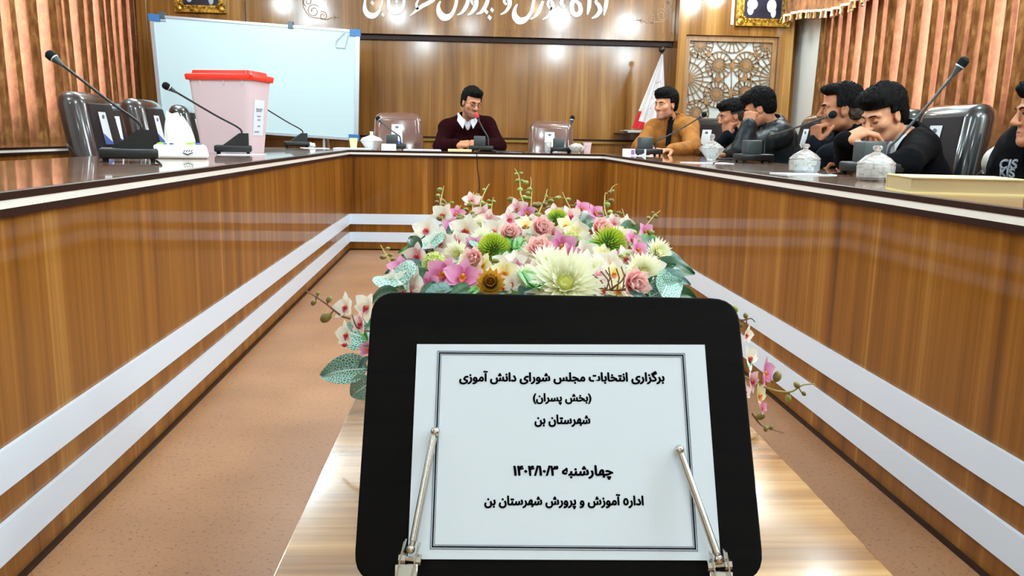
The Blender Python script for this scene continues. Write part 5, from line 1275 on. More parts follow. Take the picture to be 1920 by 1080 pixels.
def onp(px, py, off=0.0):                            # plane coordinates of the sign
    q = PP(px, py, SCn+NN*off, NN)-SCn; return q.dot(X2), q.dot(U2)
def rounded(poly, r, n=6):
    out = []; k = len(poly)
    for i in range(k):
        p = Vector(poly[i]); a = (Vector(poly[i-1])-p).normalized(); c = (Vector(poly[(i+1) % k])-p).normalized()
        for j in range(n+1):
            t = j/n; s = p+a*r*(1-t)**2+c*r*t**2; out.append((s.x, s.y))
    return out
SM = Matrix(((X2.x, U2.x, NN.x, SCn.x), (X2.y, U2.y, NN.y, SCn.y), (X2.z, U2.z, NN.z, SCn.z), (0, 0, 0, 1)))
def easel():
    th = thing('tabletop_easel', 'black wooden sign board with rounded corners and steel clamp arms on the low table', 'easel', tuple(SCn))
    th.matrix_world = SM
    c = [onp(661, 1092), onp(1436, 1090), onp(1384, 558), onp(697, 545)]
    m = MB(); m.prism(rounded(c, 0.028), (0, 0, -0.0175), (1, 0, 0), (0, 1, 0), (0, 0, 1), 0.016); bd = m.obj('board', 'black_wood', th, None)
    bv = bd.modifiers.new('bevel', 'BEVEL'); bv.width = 0.002; bv.segments = 2; bv.limit_method = 'ANGLE'
    I = SM.inverted(); lo = lambda q: I @ Vector(q)
    foot = SCn+BK*0.20; m = MB(); m.tube([lo(SCn+U2*0.06-NN*0.02), lo((foot.x, foot.y, ZT+0.006))], 0.010, 8); m.obj('back_leg', 'black_wood', th)
    zlow = (SM @ Vector((0, c[0][1], -0.01))).z
    for sx in (-0.13, 0.13):
        q = SM @ Vector((sx, c[0][1]+0.01, -0.012)); m = MB(); m.tube([lo(q), lo((q.x, q.y, ZT))], 0.012, 10); m.obj('foot', 'steel', th)
    for ball, top, bot, jnt, end, b1, b2 in (((816, 809.5), (812.5, 820), (775, 1015), (770, 1030), (761, 1070), (755, 1046), (783, 1049)), ((1273.7, 843.5), (1277, 852), (1343.5, 1037.5), (1348, 1048), (1354, 1084), (1333, 1060), (1364, 1058))):
        z0, z1 = 0.0045, 0.014
        L = lambda p, z: Vector((*onp(p[0], p[1], z), z))
        m = MB(); m.tube([L(top, z0+0.001), L(bot, z1)], 0.0037, 14); arm = m.obj('clamp_arm', 'steel', th)
        m = MB(); m.ball(L(ball, z0), 0.0050, 0, 14); m.obj('ball_tip', 'steel', arm)
        m = MB(); m.tube([L(top, z0+0.001), L(ball, z0)], 0.0022, 10); m.obj('tip_pin', 'steel', arm)
        m = MB(); m.ball(L(jnt, z1), 0.0044, 0, 12); m.tube([L(bot, z1), L(jnt, z1)], 0.0028, 10); m.obj('joint', 'steel', arm)
        a = L(jnt, z1); e = L(end, 0.006); d = (e-a).normalized(); s = d.cross(Vector((0, 0, 1))).normalized()
        for sg in (-1, 1):
            m = MB(); o = a-d*0.007+s*sg*0.0062; n = (e+d*0.004)-o+s*sg*0.0062; n = (e-a)+d*0.012
            m.prism([(0, -0.0045), (n.length, -0.0055), (n.length, 0.0055), (0, 0.0045)], o, d, d.cross(s), s, 0.0014*sg); m.obj('clevis_plate', 'steel', arm)
        m = MB(); p1 = L(b1, 0.010); p2 = L(b2, 0.010); m.tube([p1, p2], 0.0022, 8); m.obj('bolt', 'steel', arm)
        for p, sg in ((p1, -1), (p2, 1)):
            dd = (p2-p1).normalized()*sg; m = MB(); m.tube([p-dd*0.003, p+dd*0.0035], 0.0048, 6); m.obj('nut', 'steel', arm)
        m = MB(); m.bbox(e+Vector((-0.011, -0.012, -0.006)), e+Vector((0.011, 0.006, -0.001)), 0.001, 0, None, 1); m.obj('hinge_base', 'steel', arm)
easel()

FORMS = {'آ': ('\ufe81', '\ufe82'), 'ا': ('\ufe8d', '\ufe8e'), 'ب': ('\ufe8f', '\ufe90', '\ufe91', '\ufe92'), 'پ': ('\ufb56', '\ufb57', '\ufb58', '\ufb59'), 'ت': ('\ufe95', '\ufe96', '\ufe97', '\ufe98'),
         'ج': ('\ufe9d', '\ufe9e', '\ufe9f', '\ufea0'), 'چ': ('\ufb7a', '\ufb7b', '\ufb7c', '\ufb7d'), 'خ': ('\ufea5', '\ufea6', '\ufea7', '\ufea8'), 'د': ('\ufea9', '\ufeaa'), 'ر': ('\ufead', '\ufeae'), 'ز': ('\ufeaf', '\ufeb0'),
         'س': ('\ufeb1', '\ufeb2', '\ufeb3', '\ufeb4'), 'ش': ('\ufeb5', '\ufeb6', '\ufeb7', '\ufeb8'), 'گ': ('\ufb92', '\ufb93', '\ufb94', '\ufb95'), 'ل': ('\ufedd', '\ufede', '\ufedf', '\ufee0'), 'م': ('\ufee1', '\ufee2', '\ufee3', '\ufee4'),
         'ن': ('\ufee5', '\ufee6', '\ufee7', '\ufee8'), 'و': ('\ufeed', '\ufeee'), 'ه': ('\u0665', '\ufeea', '\ufeeb', '\ufeec'), 'ی': ('\ufbfc', '\ufbfd', '\ufbfe', '\ufbff')}
def shape(s):
    out = []
    for i, ch in enumerate(s):
        f = FORMS.get(ch)
        if not f: out.append({'(': ')', ')': '('}.get(ch, ch)); continue
        pv = i > 0 and len(FORMS.get(s[i-1], ())) == 4; nx = i+1 < len(s) and s[i+1] in FORMS and len(f) == 4
        out.append(f[3] if pv and nx else f[1] if pv else f[2] if nx else f[0])
    return ''.join(reversed(out))
def text_mesh(s, off):                               # several slightly shifted layers give the heavy weight of the print
    c = bpy.data.curves.new('t', 'FONT'); c.body = s; c.size = 1; c.resolution_u = 4
    o = bpy.data.objects.new('t', c); COL.objects.link(o); bpy.context.view_layer.update()
    me = bpy.data.meshes.new_from_object(o.evaluated_get(bpy.context.evaluated_depsgraph_get())); bpy.data.objects.remove(o)
    v = [q.co.copy() for q in me.vertices]; f = [list(q.vertices) for q in me.polygons]; b = MB()
    for k in range(9):
        r = off if k else 0; b.add([(q.x+r*1.15*math.cos(k*PI/4), q.y+r*math.sin(k*PI/4), 0.002*k) for q in v], f)
    return b.mesh('text_line', 'ink')
def notice():
    W_, H_ = 0.297, 0.2113
    th = thing('notice_sheet', 'white printed paper notice with double ruled border, clamped on the black board', 'notice', tuple(SCn)); th.matrix_world = SM
    m = MB(); m.box((-W_/2, -H_/2, -0.0012), (W_/2, H_/2, 0.0), 0); m.obj('paper', 'paper', th, None)
    def rect(b, cs, w):
        for i in range(4):
            a = Vector(cs[i]); c = Vector(cs[(i+1) % 4]); d = (c-a).normalized()*w/2
            b.ribbon([a-d, c+d], [w, w], (0, 0, 0.00005), (1, 0, 0), (0, 1, 0), (0, 0, 1), 0.0003)
    cs = [onp(821, 658.5), onp(1283.5, 663), onp(1308, 1033), onp(807, 1029)]
    ce = Vector((sum(c[0] for c in cs)/4, sum(c[1] for c in cs)/4))
    def inset(d): return [(c[0]-math.copysign(d, c[0]-ce.x), c[1]-math.copysign(d, c[1]-ce.y)) for c in cs]
    for nm, d, w in (('border_line', 0, 0.0008), ('border_line', 0.0019, 0.0013), ('border_line', 0.0036, 0.0006)):
        b = MB(); rect(b, inset(d), w); b.obj(nm, 'ink' if w > 0.001 else 'ink_grey', th, None)
    for s, (x0, x1, y0, y1) in ((shape('برگزاری انتخابات مجلس شورای دانش آموزی'), (861, 1246, 695, 721)), (shape('(بخش پسران)'), (999, 1109, 737, 759.5)), (shape('شهرستان بن'), (1002, 1107, 777, 801)),
                                ('۱۴۰۴/۱۰/۳ '+shape('چهارشنبه'), (962, 1150, 872, 900)), (shape('اداره آموزش و پرورش شهرستان بن'), (908, 1207, 926, 955))):
        me = text_mesh(s, 0.043); n = len(me.vertices); v = np.zeros(n*3, dtype=np.float32); me.vertices.foreach_get('co', v); v = v.reshape(-1, 3)
        a = onp(x0, (y0+y1)/2); c = onp(x1, (y0+y1)/2); t = onp((x0+x1)/2, y0); bt = onp((x0+x1)/2, y1)
        mn, mx = v.min(0), v.max(0); sx = (c[0]-a[0])/(mx[0]-mn[0]); sy = (t[1]-bt[1])/(mx[1]-mn[1]); sl = (c[1]-a[1])/(c[0]-a[0])
        o = np.empty_like(v); o[:, 0] = a[0]+(v[:, 0]-mn[0])*sx; o[:, 1] = bt[1]+(v[:, 1]-mn[1])*sy+(o[:, 0]-(a[0]+c[0])/2)*sl; o[:, 2] = 0.0002+(v[:, 2]-mn[2])*0.01
        me.vertices.foreach_set('co', o.ravel()); me.materials.clear(); me.materials.append(MATS['ink']); me.update(); link('text_line', me, th)
notice()

# ================================================================ flower arrangement
def uvramp(name, stops, rough=0.55, axis=0, sss=0.1, noise_amt=0.0, tr=0.15):
    t = NT(name); u = t.node('ShaderNodeUVMap'); sp = t.node('ShaderNodeSeparateXYZ'); t.t.links.new(u.outputs[0], sp.inputs[0])
    r = t.ramp(stops); t.t.links.new(sp.outputs[axis], r.inputs['Fac']); t.link(r, 'Color', t.b, 'Base Color'); t.set(Roughness=rough)
    t.b.inputs['Subsurface Weight'].default_value = 0.25; t.b.inputs['Subsurface Radius'].default_value = (0.01, 0.006, 0.005)
    tl = t.node('ShaderNodeBsdfTranslucent'); t.link(r, 'Color', tl, 'Color'); m = t.node('ShaderNodeMixShader'); m.inputs[0].default_value = 0.35
    t.t.links.new(t.b.outputs[0], m.inputs[1]); t.t.links.new(tl.outputs[0], m.inputs[2]); t.t.links.new(m.outputs[0], t.n['Material Output'].inputs['Surface']); return t.m
uvramp('petal_white', [(0.0, rgb(240, 200, 190)), (0.2, rgb(250, 242, 226)), (1.0, rgb(255, 250, 240))])
uvramp('petal_blush', [(0.0, rgb(226, 120, 160)), (0.4, rgb(244, 214, 210)), (1.0, rgb(250, 232, 224))])
uvramp('petal_pink', [(0.0, rgb(206, 70, 140)), (0.35, rgb(226, 140, 186)), (1.0, rgb(238, 178, 208))])
uvramp('petal_cream', [(0.0, rgb(236, 214, 120)), (0.4, rgb(248, 238, 190)), (1.0, rgb(252, 246, 226))])
uvramp('lip_magenta', [(0.0, rgb(240, 170, 70)), (0.35, rgb(226, 70, 110)), (1.0, rgb(200, 30, 110))])
uvramp('lip_yellow', [(0.0, rgb(236, 190, 60)), (0.6, rgb(240, 140, 60)), (1.0, rgb(214, 60, 100))])
uvramp('mum', [(0.0, rgb(244, 244, 120)), (0.3, rgb(254, 252, 196)), (1.0, rgb(255, 254, 244))])
uvramp('peony', [(0.0, rgb(248, 170, 172)), (0.5, rgb(255, 206, 202)), (1.0, rgb(255, 222, 216))])
uvramp('green_spike', [(0.0, rgb(80, 124, 24)), (0.45, rgb(150, 184, 44)), (1.0, rgb(226, 226, 90))])
uvramp('protea', [(0.0, rgb(110, 124, 30)), (0.5, rgb(206, 176, 60)), (1.0, rgb(206, 132, 44))])
uvramp('hydrangea', [(0.0, rgb(190, 206, 90)), (1.0, rgb(236, 238, 170))])
noisy('bud', rgb(112, 84, 44), rgb(142, 138, 62), (50, 50, 50), 0.5)
noisy('bud_green', rgb(120, 132, 50), rgb(164, 172, 80), (50, 50, 50), 0.5)
plain('stem', rgb(150, 132, 50), 0.5)
plain('stem_brown', rgb(120, 82, 48), 0.5)
noisy('leaf_dark', rgb(10, 52, 20), rgb(24, 84, 36), (14, 14, 14), 0.35)
noisy('leaf_bright', rgb(36, 110, 30), rgb(80, 150, 56), (14, 14, 14), 0.4)
noisy('leaf_teal', rgb(60, 96, 90), rgb(92, 130, 122), (14, 14, 14), 0.5)
plain('red_bit', rgb(200, 24, 50), 0.5)
noisy('moss', rgb(30, 56, 18), rgb(66, 96, 34), (30, 30, 30), 0.9, bump=0.6)
plain('planter_white', rgb(226, 230, 228), 0.4)
def veined():
    t = NT('leaf_veined'); u = t.node('ShaderNodeUVMap'); mp = t.node('ShaderNodeMapping'); mp.inputs['Scale'].default_value = (17, 12, 1); t.t.links.new(u.outputs[0], mp.inputs['Vector'])
    v = t.node('ShaderNodeTexVoronoi', feature='DISTANCE_TO_EDGE', voronoi_dimensions='2D'); v.inputs['Scale'].default_value = 1.0; t.t.links.new(mp.outputs[0], v.inputs['Vector'])
    r = t.ramp([(0.02, rgb(206, 228, 218)), (0.08, rgb(150, 190, 178)), (0.14, rgb(84, 140, 122)), (0.5, rgb(54, 112, 88))]); t.t.links.new(v.outputs['Distance'], r.inputs['Fac'])
    sp = t.node('ShaderNodeSeparateXYZ'); t.t.links.new(u.outputs[0], sp.inputs[0]); m = t.node('ShaderNodeMath', operation='SUBTRACT'); m.inputs[1].default_value = 0.5; t.t.links.new(sp.outputs[1], m.inputs[0])
    a = t.node('ShaderNodeMath', operation='ABSOLUTE'); t.t.links.new(m.outputs[0], a.inputs[0]); r2 = t.ramp([(0.012, (1, 1, 1, 1)), (0.035, (0, 0, 0, 1))]); t.t.links.new(a.outputs[0], r2.inputs['Fac'])
    mx = t.node('ShaderNodeMix', data_type='RGBA'); t.t.links.new(r2.outputs[0], mx.inputs[0]); t.t.links.new(r.outputs[0], mx.inputs[6]); mx.inputs[7].default_value = rgb(206, 228, 214)
    t.t.links.new(mx.outputs[2], t.b.inputs['Base Color']); t.set(Roughness=0.45)
veined()
def petal(b, L, W, mat, m=0, cup=0.2, bend=0.3, tip=0.5, nu=6, nv=4, ruffle=0.0, base=0.15):
    """petal along +x from the origin, facing +z"""
    def fn(u, v):
        w = W*(base*(1-u)+math.sin(PI*min(1, u**tip*0.985+0.005))**0.8)*(1 if u < 1 else 0); y = (v-0.5)
        a = bend*u; x = L*u*math.cos(a*0.6); z = L*u*math.sin(a)*0.8+cup*W*(y*2)**2*0.5*math.sin(PI*min(1, u+0.1))+ruffle*W*math.sin(v*9+u*5)*u
        return (x, y*w, z)
    return b.surf(fn, nu, nv, m, mat)
def R3(rz, ry=0.0, rx=0.0): return Matrix.Rotation(rz, 4, 'Z') @ Matrix.Rotation(-ry, 4, 'Y') @ Matrix.Rotation(rx, 4, 'X')
PM = {}
def orchid(kind):                                    # unit diameter
    b = MB()
    for a in (90, 214, 326): petal(b, 0.50, 0.30, R3(math.radians(a), 0.12), 0, 0.25, 0.15, 0.75)
    for a in (8, 172): petal(b, 0.52, 0.46, R3(math.radians(a), 0.22), 0, 0.2, 0.18, 0.62, 7, 6, 0.03)
    l = MB(); petal(l, 0.20, 0.20, R3(math.radians(270), 0.85), 0, 0.5, -0.6, 0.6, 6, 5); 
    for a in (210, 330): petal(l, 0.15, 0.12, R3(math.radians(a), 0.9), 0, 0.5, 0.4, 0.6)
    l.ball((0, 0.02, 0.06), (0.045, 0.05, 0.05), 0, 8)
    mp, ml = {'w': ('petal_white', 'lip_magenta'), 'b': ('petal_blush', 'lip_magenta'), 'p': ('petal_pink', 'lip_yellow'), 'c': ('petal_cream', 'lip_yellow')}[kind]
    return b.mesh('orchid_blossom', mp, 60), l.mesh('lip', ml, 60)
for k in 'wbpc': PM['o'+k] = orchid(k)
def mum_mesh():
    b = MB(); rng = random.Random(4)
    for ring, (n, L, ang, W) in enumerate(((26, 0.50, -0.05, 0.085), (26, 0.49, 0.15, 0.085), (24, 0.46, 0.34, 0.08), (22, 0.41, 0.54, 0.075), (20, 0.34, 0.76, 0.07), (16, 0.26, 1.0, 0.06), (12, 0.19, 1.25, 0.05))):
        for k in range(n): petal(b, L*rng.uniform(0.92, 1.06), W, R3(2*PI*(k+0.5*(ring % 2))/n+rng.uniform(-.06, .06), ang+rng.uniform(-.06, .06)), 0, 0.5, 0.35, 0.6, 5, 2, 0, 0.35)
    b.ball((0, 0, 0.09), (0.11, 0.11, 0.12), 0, 12)
    return b.mesh('chrysanthemum', 'mum', 60), None
def peony_mesh():
    b = MB(); rng = random.Random(6)
    for ring, (n, L, ang, W) in enumerate(((6, 0.46, 0.25, 0.42), (6, 0.42, 0.65, 0.40), (6, 0.37, 0.95, 0.34), (5, 0.30, 1.2, 0.28), (5, 0.24, 1.38, 0.2))):
        for k in range(n): petal(b, L, W, R3(2*PI*(k+0.5*(ring % 2))/n+rng.uniform(-.15, .15), ang), 0, 0.35, 0.55, 0.55, 6, 6, 0.05)
    b.ball((0, 0, 0.13), (0.10, 0.10, 0.14), 0, 10); return b.mesh('peony', 'peony', 60), None
def spike_ball(mat, n, L, W, flat=0.85, up=False, name='green_dianthus'):
    b = MB(); b.ball((0, 0, 0.0), (0.30, 0.30, 0.26), 0, 12); g = PI*(3-math.sqrt(5))
    for i in range(n):
        z = 1-(i+0.5)/n*1.35; 
        if z < -0.4: break
        r = math.sqrt(max(0, 1-z*z)); a = i*g; d = Vector((r*math.cos(a), r*math.sin(a), z*flat)); x, y, d2 = basis(d)
        M4 = Matrix(((d2.x, x.x, y.x, d.x*0.22), (d2.y, x.y, y.y, d.y*0.22), (d2.z, x.z, y.z, d.z*0.22), (0, 0, 0, 1)))
        petal(b, L, W, M4, 0, 0.3, 0.2, 1.0, 3, 2)
    return b.mesh(name, mat, 60), None
def protea_mesh():
    b = MB()
    for ring, (n, L, ang, W) in enumerate(((14, 0.46, 0.55, 0.13), (14, 0.50, 0.85, 0.13), (12, 0.50, 1.1, 0.12), (10, 0.46, 1.3, 0.10), (8, 0.42, 1.45, 0.09))):
        for k in range(n): petal(b, L, W, R3(2*PI*(k+0.5*(ring % 2))/n, ang), 0, 0.5, 0.35, 0.95, 4, 2)
    return b.mesh('protea', 'protea', 60), None
def hydrangea_mesh():
    b = MB(); g = PI*(3-math.sqrt(5)); b.ball((0, 0, -0.05), (0.36, 0.36, 0.3), 0, 10)
    for i in range(34):
        z = 1-(i+0.5)/34*1.2; r = math.sqrt(max(0, 1-z*z)); a = i*g; d = Vector((r*math.cos(a), r*math.sin(a), z)); x, y, d2 = basis(d)
        M4 = Matrix(((x.x, y.x, d2.x, d.x*0.38), (x.y, y.y, d2.y, d.y*0.38), (x.z, y.z, d2.z, d.z*0.34), (0, 0, 0, 1)))
        for k in range(4): petal(b, 0.11, 0.11, M4 @ R3(PI/2*k+i, 0.2), 0, 0.2, 0.1, 0.6, 3, 3)
    return b.mesh('hydrangea', 'hydrangea', 60), None
PM['m'] = mum_mesh(); PM['y'] = peony_mesh(); PM['d'] = spike_ball('green_spike', 240, 0.30, 0.045); PM['q'] = protea_mesh(); PM['h'] = hydrangea_mesh()
def leaf_mesh(mat, L=1.0, W=0.55, name='leaf', lobes=0, tip=0.8):
    b = MB()
    def fn(u, v):
        w = W*math.sin(PI*min(1, u**tip*0.99+0.004))**0.75*(1+lobes*0.22*math.sin(u*lobes*9)); y = v-0.5
        return (L*u, y*w, 0.10*L*math.sin(PI*u)-0.10*W*math.cos(2*PI*y)*0.6-0.12*u*u)
    b.surf(fn, 12, 8); return b.mesh(name, mat, 80), None
PM['lt'] = leaf_mesh('leaf_veined', name='veined_leaf', W=0.72, tip=0.62); PM['ld'] = leaf_mesh('leaf_dark', name='dark_leaf', W=0.5); PM['lb'] = leaf_mesh('leaf_bright', name='bright_leaf', W=0.26); PM['lg'] = leaf_mesh('leaf_teal', name='grey_leaf', W=0.42)
FA = Vector((0.15, 1.5, ZT))
fl = thing('flower_arrangement', 'long artificial flower arrangement of orchids, chrysanthemums and peonies behind the sign board', 'flowers', tuple(FA))
MB().bbox((-0.25, -0.28, 0), (0.275, 0.45, 0.042), 0.004, 0, None, 2).obj('planter_box', 'planter_white', fl, 30)
m = MB(); m.ball((-0.01, 0.09, 0.09), (0.235, 0.36, 0.115), 0, 40); m.v = [tuple(Vector(q)*(1+0.12*noise.noise(Vector(q)*22))) for q in m.v]; m.v = [(a, b, max(0.043, c)) for a, b, c in m.v]
m.obj('moss_mound', 'moss', fl, 60)
rngF = random.Random(11)
NAMES = {'ow': 'orchid_blossom', 'ob': 'orchid_blossom', 'op': 'orchid_blossom', 'oc': 'orchid_blossom', 'm': 'chrysanthemum', 'y': 'peony', 'd': 'green_dianthus', 'q': 'protea', 'h': 'hydrangea', 'lt': 'veined_leaf', 'ld': 'dark_leaf', 'lb': 'bright_leaf', 'lg': 'grey_leaf'}
FLAB = {'ow': 'white orchid blossom with magenta lip', 'ob': 'blush orchid blossom with magenta lip', 'op': 'lilac pink orchid blossom with orange lip', 'oc': 'cream orchid blossom with yellow lip'}
def domeY(py): return 1.16+max(-0.02, (550-py)/170*0.62)
def put(kind, pos, n, size, spin=None):
    d = Vector(n).normalized(); x, y, d = basis(d); a = rngF.uniform(-0.5, 0.5) if spin is None else spin
    if kind in ('m', 'y', 'd', 'q', 'h') and spin is None: a = rngF.uniform(0, 6)
    # up direction of the bloom: y axis towards world up
    up = Vector((0, 0, 1))-d*d.z; up = up.normalized() if up.length > 1e-3 else Vector((0, 1, 0)); x = up.cross(d).normalized()
    M4 = Matrix(((x.x, up.x, d.x, pos[0]-FA.x), (x.y, up.y, d.y, pos[1]-FA.y), (x.z, up.z, d.z, pos[2]-FA.z), (0, 0, 0, 1))) @ Matrix.Rotation(a, 4, 'Z') @ Matrix.Scale(size, 4)
    o = link(NAMES[kind], PM[kind][0], fl); o.matrix_local = M4
    if kind in FLAB: o['label'] = FLAB[kind]
    if PM[kind][1]: link('lip', PM[kind][1], o)
    return o
def bloom(kind, px, py, spx, Y=None, n=None):
    Y = (domeY(py)-(0.05 if kind == 'y' else 0.0)) if Y is None else Y; p = P(px, py, Y); spx = spx*(1.3 if kind == 'y' else 1.12 if kind[0] == 'o' else 1.0)
    if n is None: n = ((px-1000)/500+rngF.uniform(-.35, .35), -0.95+rngF.uniform(-.25, .25), 0.55+rngF.uniform(-.3, .3))
    return put(kind, p, n, spx*Y/F)
for k, px, py, s in (('ow', 801, 433, 55), ('ow', 827, 459, 66), ('ow', 874, 433, 62), ('ow', 928, 436, 60), ('ob', 884, 377, 36), ('ow', 832, 404, 46), ('ob', 783, 480, 50), ('ow', 735, 527, 42), ('ow', 772, 531, 62), ('op', 752, 503, 50), ('op', 832, 514, 66), ('op', 868, 520, 72),
        ('op', 846, 425, 36), ('op', 856, 402, 34), ('ob', 905, 402, 40), ('h', 814, 495, 58), ('m', 858, 478, 60), ('d', 926, 468, 66), ('q', 920, 536, 92), ('oc', 876, 506, 60), ('oc', 946, 513, 62), ('y', 892, 489, 50), ('oc', 905, 497, 46), ('m', 990, 522, 60),
        ('y', 1012, 430, 50), ('y', 1012, 471, 56), ('y', 1121, 432, 50), ('y', 1184, 534, 66), ('op', 1053, 463, 60), ('op', 1066, 478, 44), ('ow', 1097, 474, 50), ('ow', 1097, 497, 60), ('ow', 1140, 497, 62), ('m', 1060, 536, 160), ('m', 1029, 500, 92), ('m', 1204, 510, 84), ('m', 1232, 475, 66),
        ('d', 1141, 458, 72), ('op', 1090, 392, 36), ('op', 1115, 400, 36), ('ob', 1069, 407, 44), ('ob', 1040, 402, 40), ('op', 1209, 435, 36), ('op', 1195, 469, 44), ('oc', 1128, 478, 44), ('oc', 1150, 514, 46), ('ob', 1150, 420, 40), ('ow', 1172, 420, 36), ('ow', 1168, 445, 44), ('op', 1185, 450, 36),
        ('ob', 970, 392, 40), ('ob', 955, 412, 40), ('op', 988, 400, 34), ('oc', 985, 425, 44), ('ow', 1000, 445, 44), ('oc', 1078, 440, 50), ('oc', 1060, 425, 44), ('ob', 1035, 440, 46), ('y', 955, 440, 44), ('ob', 1120, 522, 50), ('ow', 1228, 500, 40), ('d', 1045, 412, 44), ('h', 1070, 450, 44), ('ob', 915, 415, 44), ('ow', 858, 452, 44), ('op', 890, 460, 40), ('ob', 1000, 508, 44), ('ob', 1010, 535, 40), ('ow', 966, 490, 44)):
    bloom(k, px, py, s)
for i in range(84):                                  # smaller blooms between the large ones
    a = rngF.uniform(0, PI); r = math.sqrt(rngF.uniform(0.02, 1.0)); px = 1000+255*r*math.cos(a); py = 545-128*r*math.sin(a)
    bloom(('ow', 'ow', 'oc', 'ob', 'op', 'ow')[i % 6], px, py+4, rngF.uniform(38, 54), domeY(py)+0.03)
for px, py, s in ((1150, 450, 62), (905, 452, 56), (1000, 480, 60), (1110, 508, 60), (900, 425, 44)): bloom('m', px, py, s, domeY(py)+0.02)
# side blooms
for k, px, py, s, Y in (('ow', 650, 577, 56, 1.16), ('ow', 690, 577, 60, 1.10), ('ow', 652, 628, 56, 1.14), ('ob', 678, 607, 50, 1.12), ('op', 692, 655, 40, 1.12), ('ow', 1403, 672, 54, 1.13), ('op', 1431, 700, 66, 1.15), ('ob', 1408, 715, 46, 1.14), ('oc', 1421, 742, 54, 1.15), ('op', 1428, 765, 30, 1.14), ('ow', 1398, 628, 40, 1.16), ('ob', 1395, 735, 40, 1.18)):
    bloom(k, px, py, s, Y, ((px-1030)/300+rngF.uniform(-.3, .3), -1, 0.25+rngF.uniform(-.3, .3)))
def leaf(kind, bx, by, tx, ty, Yb, Yt, n=None, w=1.0):
    a = P(bx, by, Yb); t = P(tx, ty, Yt); d = t-a; L = d.length; d.normalize(); nn = Vector(n or (0.1*rngF.uniform(-1, 1), -0.9, 0.5)); y = nn.cross(d).normalized(); z = d.cross(y)
    o = link(NAMES[kind], PM[kind][0], fl); o.matrix_local = Matrix(((d.x*L, y.x*L*w, z.x*L, a.x-FA.x), (d.y*L, y.y*L*w, z.y*L, a.y-FA.y), (d.z*L, y.z*L*w, z.z*L, a.z-FA.z), (0, 0, 0, 1))); return o
leaf('lt', 692, 690, 594, 702, 1.13, 1.16, (-0.2, -0.85, 0.5), 0.72); leaf('lt', 700, 712, 656, 745, 1.12, 1.13, (-0.1, -1, 0.1), 1.2); leaf('lt', 700, 640, 632, 615, 1.20, 1.24); leaf('lg', 690, 668, 672, 690, 1.12, 1.12); leaf('ld', 745, 545, 688, 566, 1.18, 1.2, (0.1, -0.7, 0.8)); leaf('ld', 720, 600, 690, 640, 1.2, 1.14)
leaf('lt', 1240, 560, 1258, 505, 1.16, 1.22, (0.3, -0.9, 0.3), 0.9); leaf('lt', 1218, 556, 1284, 526, 1.17, 1.20, (0.2, -0.9, 0.4), 0.9); leaf('ld', 1222, 500, 1212, 475, 1.4, 1.42); leaf('ld', 1240, 505, 1268, 495, 1.35, 1.35); leaf('ld', 1255, 545, 1310, 560, 1.2, 1.2); leaf('lg', 1180, 545, 1215, 562, 1.15, 1.15)
for q in ((790, 470, 765, 442), (792, 492, 755, 470), (780, 490, 752, 486)): leaf('ld', *q, 1.42, 1.45, (-0.3, -0.9, 0.4), 1.2)
for q in ((815, 470, 790, 440), (760, 540, 722, 505), (880, 500, 846, 485), (915, 470, 900, 440), (1010, 450, 995, 430)): leaf('lt' if q[0] != 880 else 'lg', *q, domeY(q[1]), domeY(q[3]), None, 0.7)
for q in ((960, 470, 946, 440), (962, 470, 962, 436), (966, 470, 980, 446), (955, 472, 930, 460), (962, 474, 925, 474), (968, 472, 985, 466), (1105, 470, 1095, 445), (1110, 474, 1120, 450), (1115, 478, 1138, 466), (1020, 420, 1005, 402), (1025, 420, 1040, 402), (1000, 545, 985, 505), (1012, 545, 1002, 500), (690, 640, 672, 610), (690, 650, 676, 640), (1400, 690, 1412, 665)): leaf('lb', *q, domeY(min(q[1], 560))+(-0.02 if q[1] > 580 else 0), domeY(min(q[3], 560)))
for i in range(34):                                  # leaves filling the base of the mound
    a = 2*PI*i/34; px = 1005+290*math.cos(a)*(0.9+0.15*rngF.random()); py = 500-110*math.sin(a); 
    if py > 552: py = 552
    leaf(('ld', 'lg', 'ld', 'lb')[i % 4], 1005+(px-1005)*0.72, 500+(py-500)*0.7, px, py+8, domeY(500+(py-500)*0.7)+0.05, domeY(py)+0.06, (math.cos(a)*0.3, -0.7, 0.7))
def sprig(pts, buds, smat='stem', r=0.0016, Y=None, curl=True):
    q = bez([P(x, y, (domeY(min(y, 550)) if Y is None else Y)) for x, y in pts], 6); b = MB(); b.tube([v-FA for v in q], [r*1.2+(r*0.5-r*1.2)*i/(len(q)-1) for i in range(len(q))], 6); st = b.obj('bud_stem', smat, fl)
    for (x, y, s, m) in buds:
        Yb = domeY(min(y, 550)) if Y is None else Y; c = P(x, y, Yb); n = min(q, key=lambda v: (v-c).length)
        b = MB(); d = (c-n); rr = s*Yb/F/2; dd = d.normalized() if d.length > 1e-4 else Vector((0, 0, 1)); x_, y_, z_ = basis(dd); R = Matrix(((x_.x, y_.x, z_.x), (x_.y, y_.y, z_.y), (x_.z, y_.z, z_.z)))
        b.ball(c-FA, (rr*0.85, rr*0.85, rr*1.15), 0, 12, R.to_4x4())
        if d.length > rr: b.tube([n-FA, (n+c)*0.5-FA+Vector((0, 0, -0.002)), c-FA], 0.0011, 5, 1)
        b.obj('bud', ['bud_green' if m else 'bud', smat], st)
G = 1
sprig([(985, 405), (983, 385), (976, 362), (975, 345), (972, 328), (965, 316)], [(968, 326, 7, G), (977, 325, 7, G), (971, 339, 9, G), (979, 340, 9, G), (986, 342, 9, G), (975, 356, 11, G), (993, 355, 9, G), (983, 370, 10, G), (958, 374, 12, 0), (977, 396, 14, 0), (973, 411, 15, 0)])
sprig([(993, 356), (996, 344), (995, 332)], [], r=0.001)
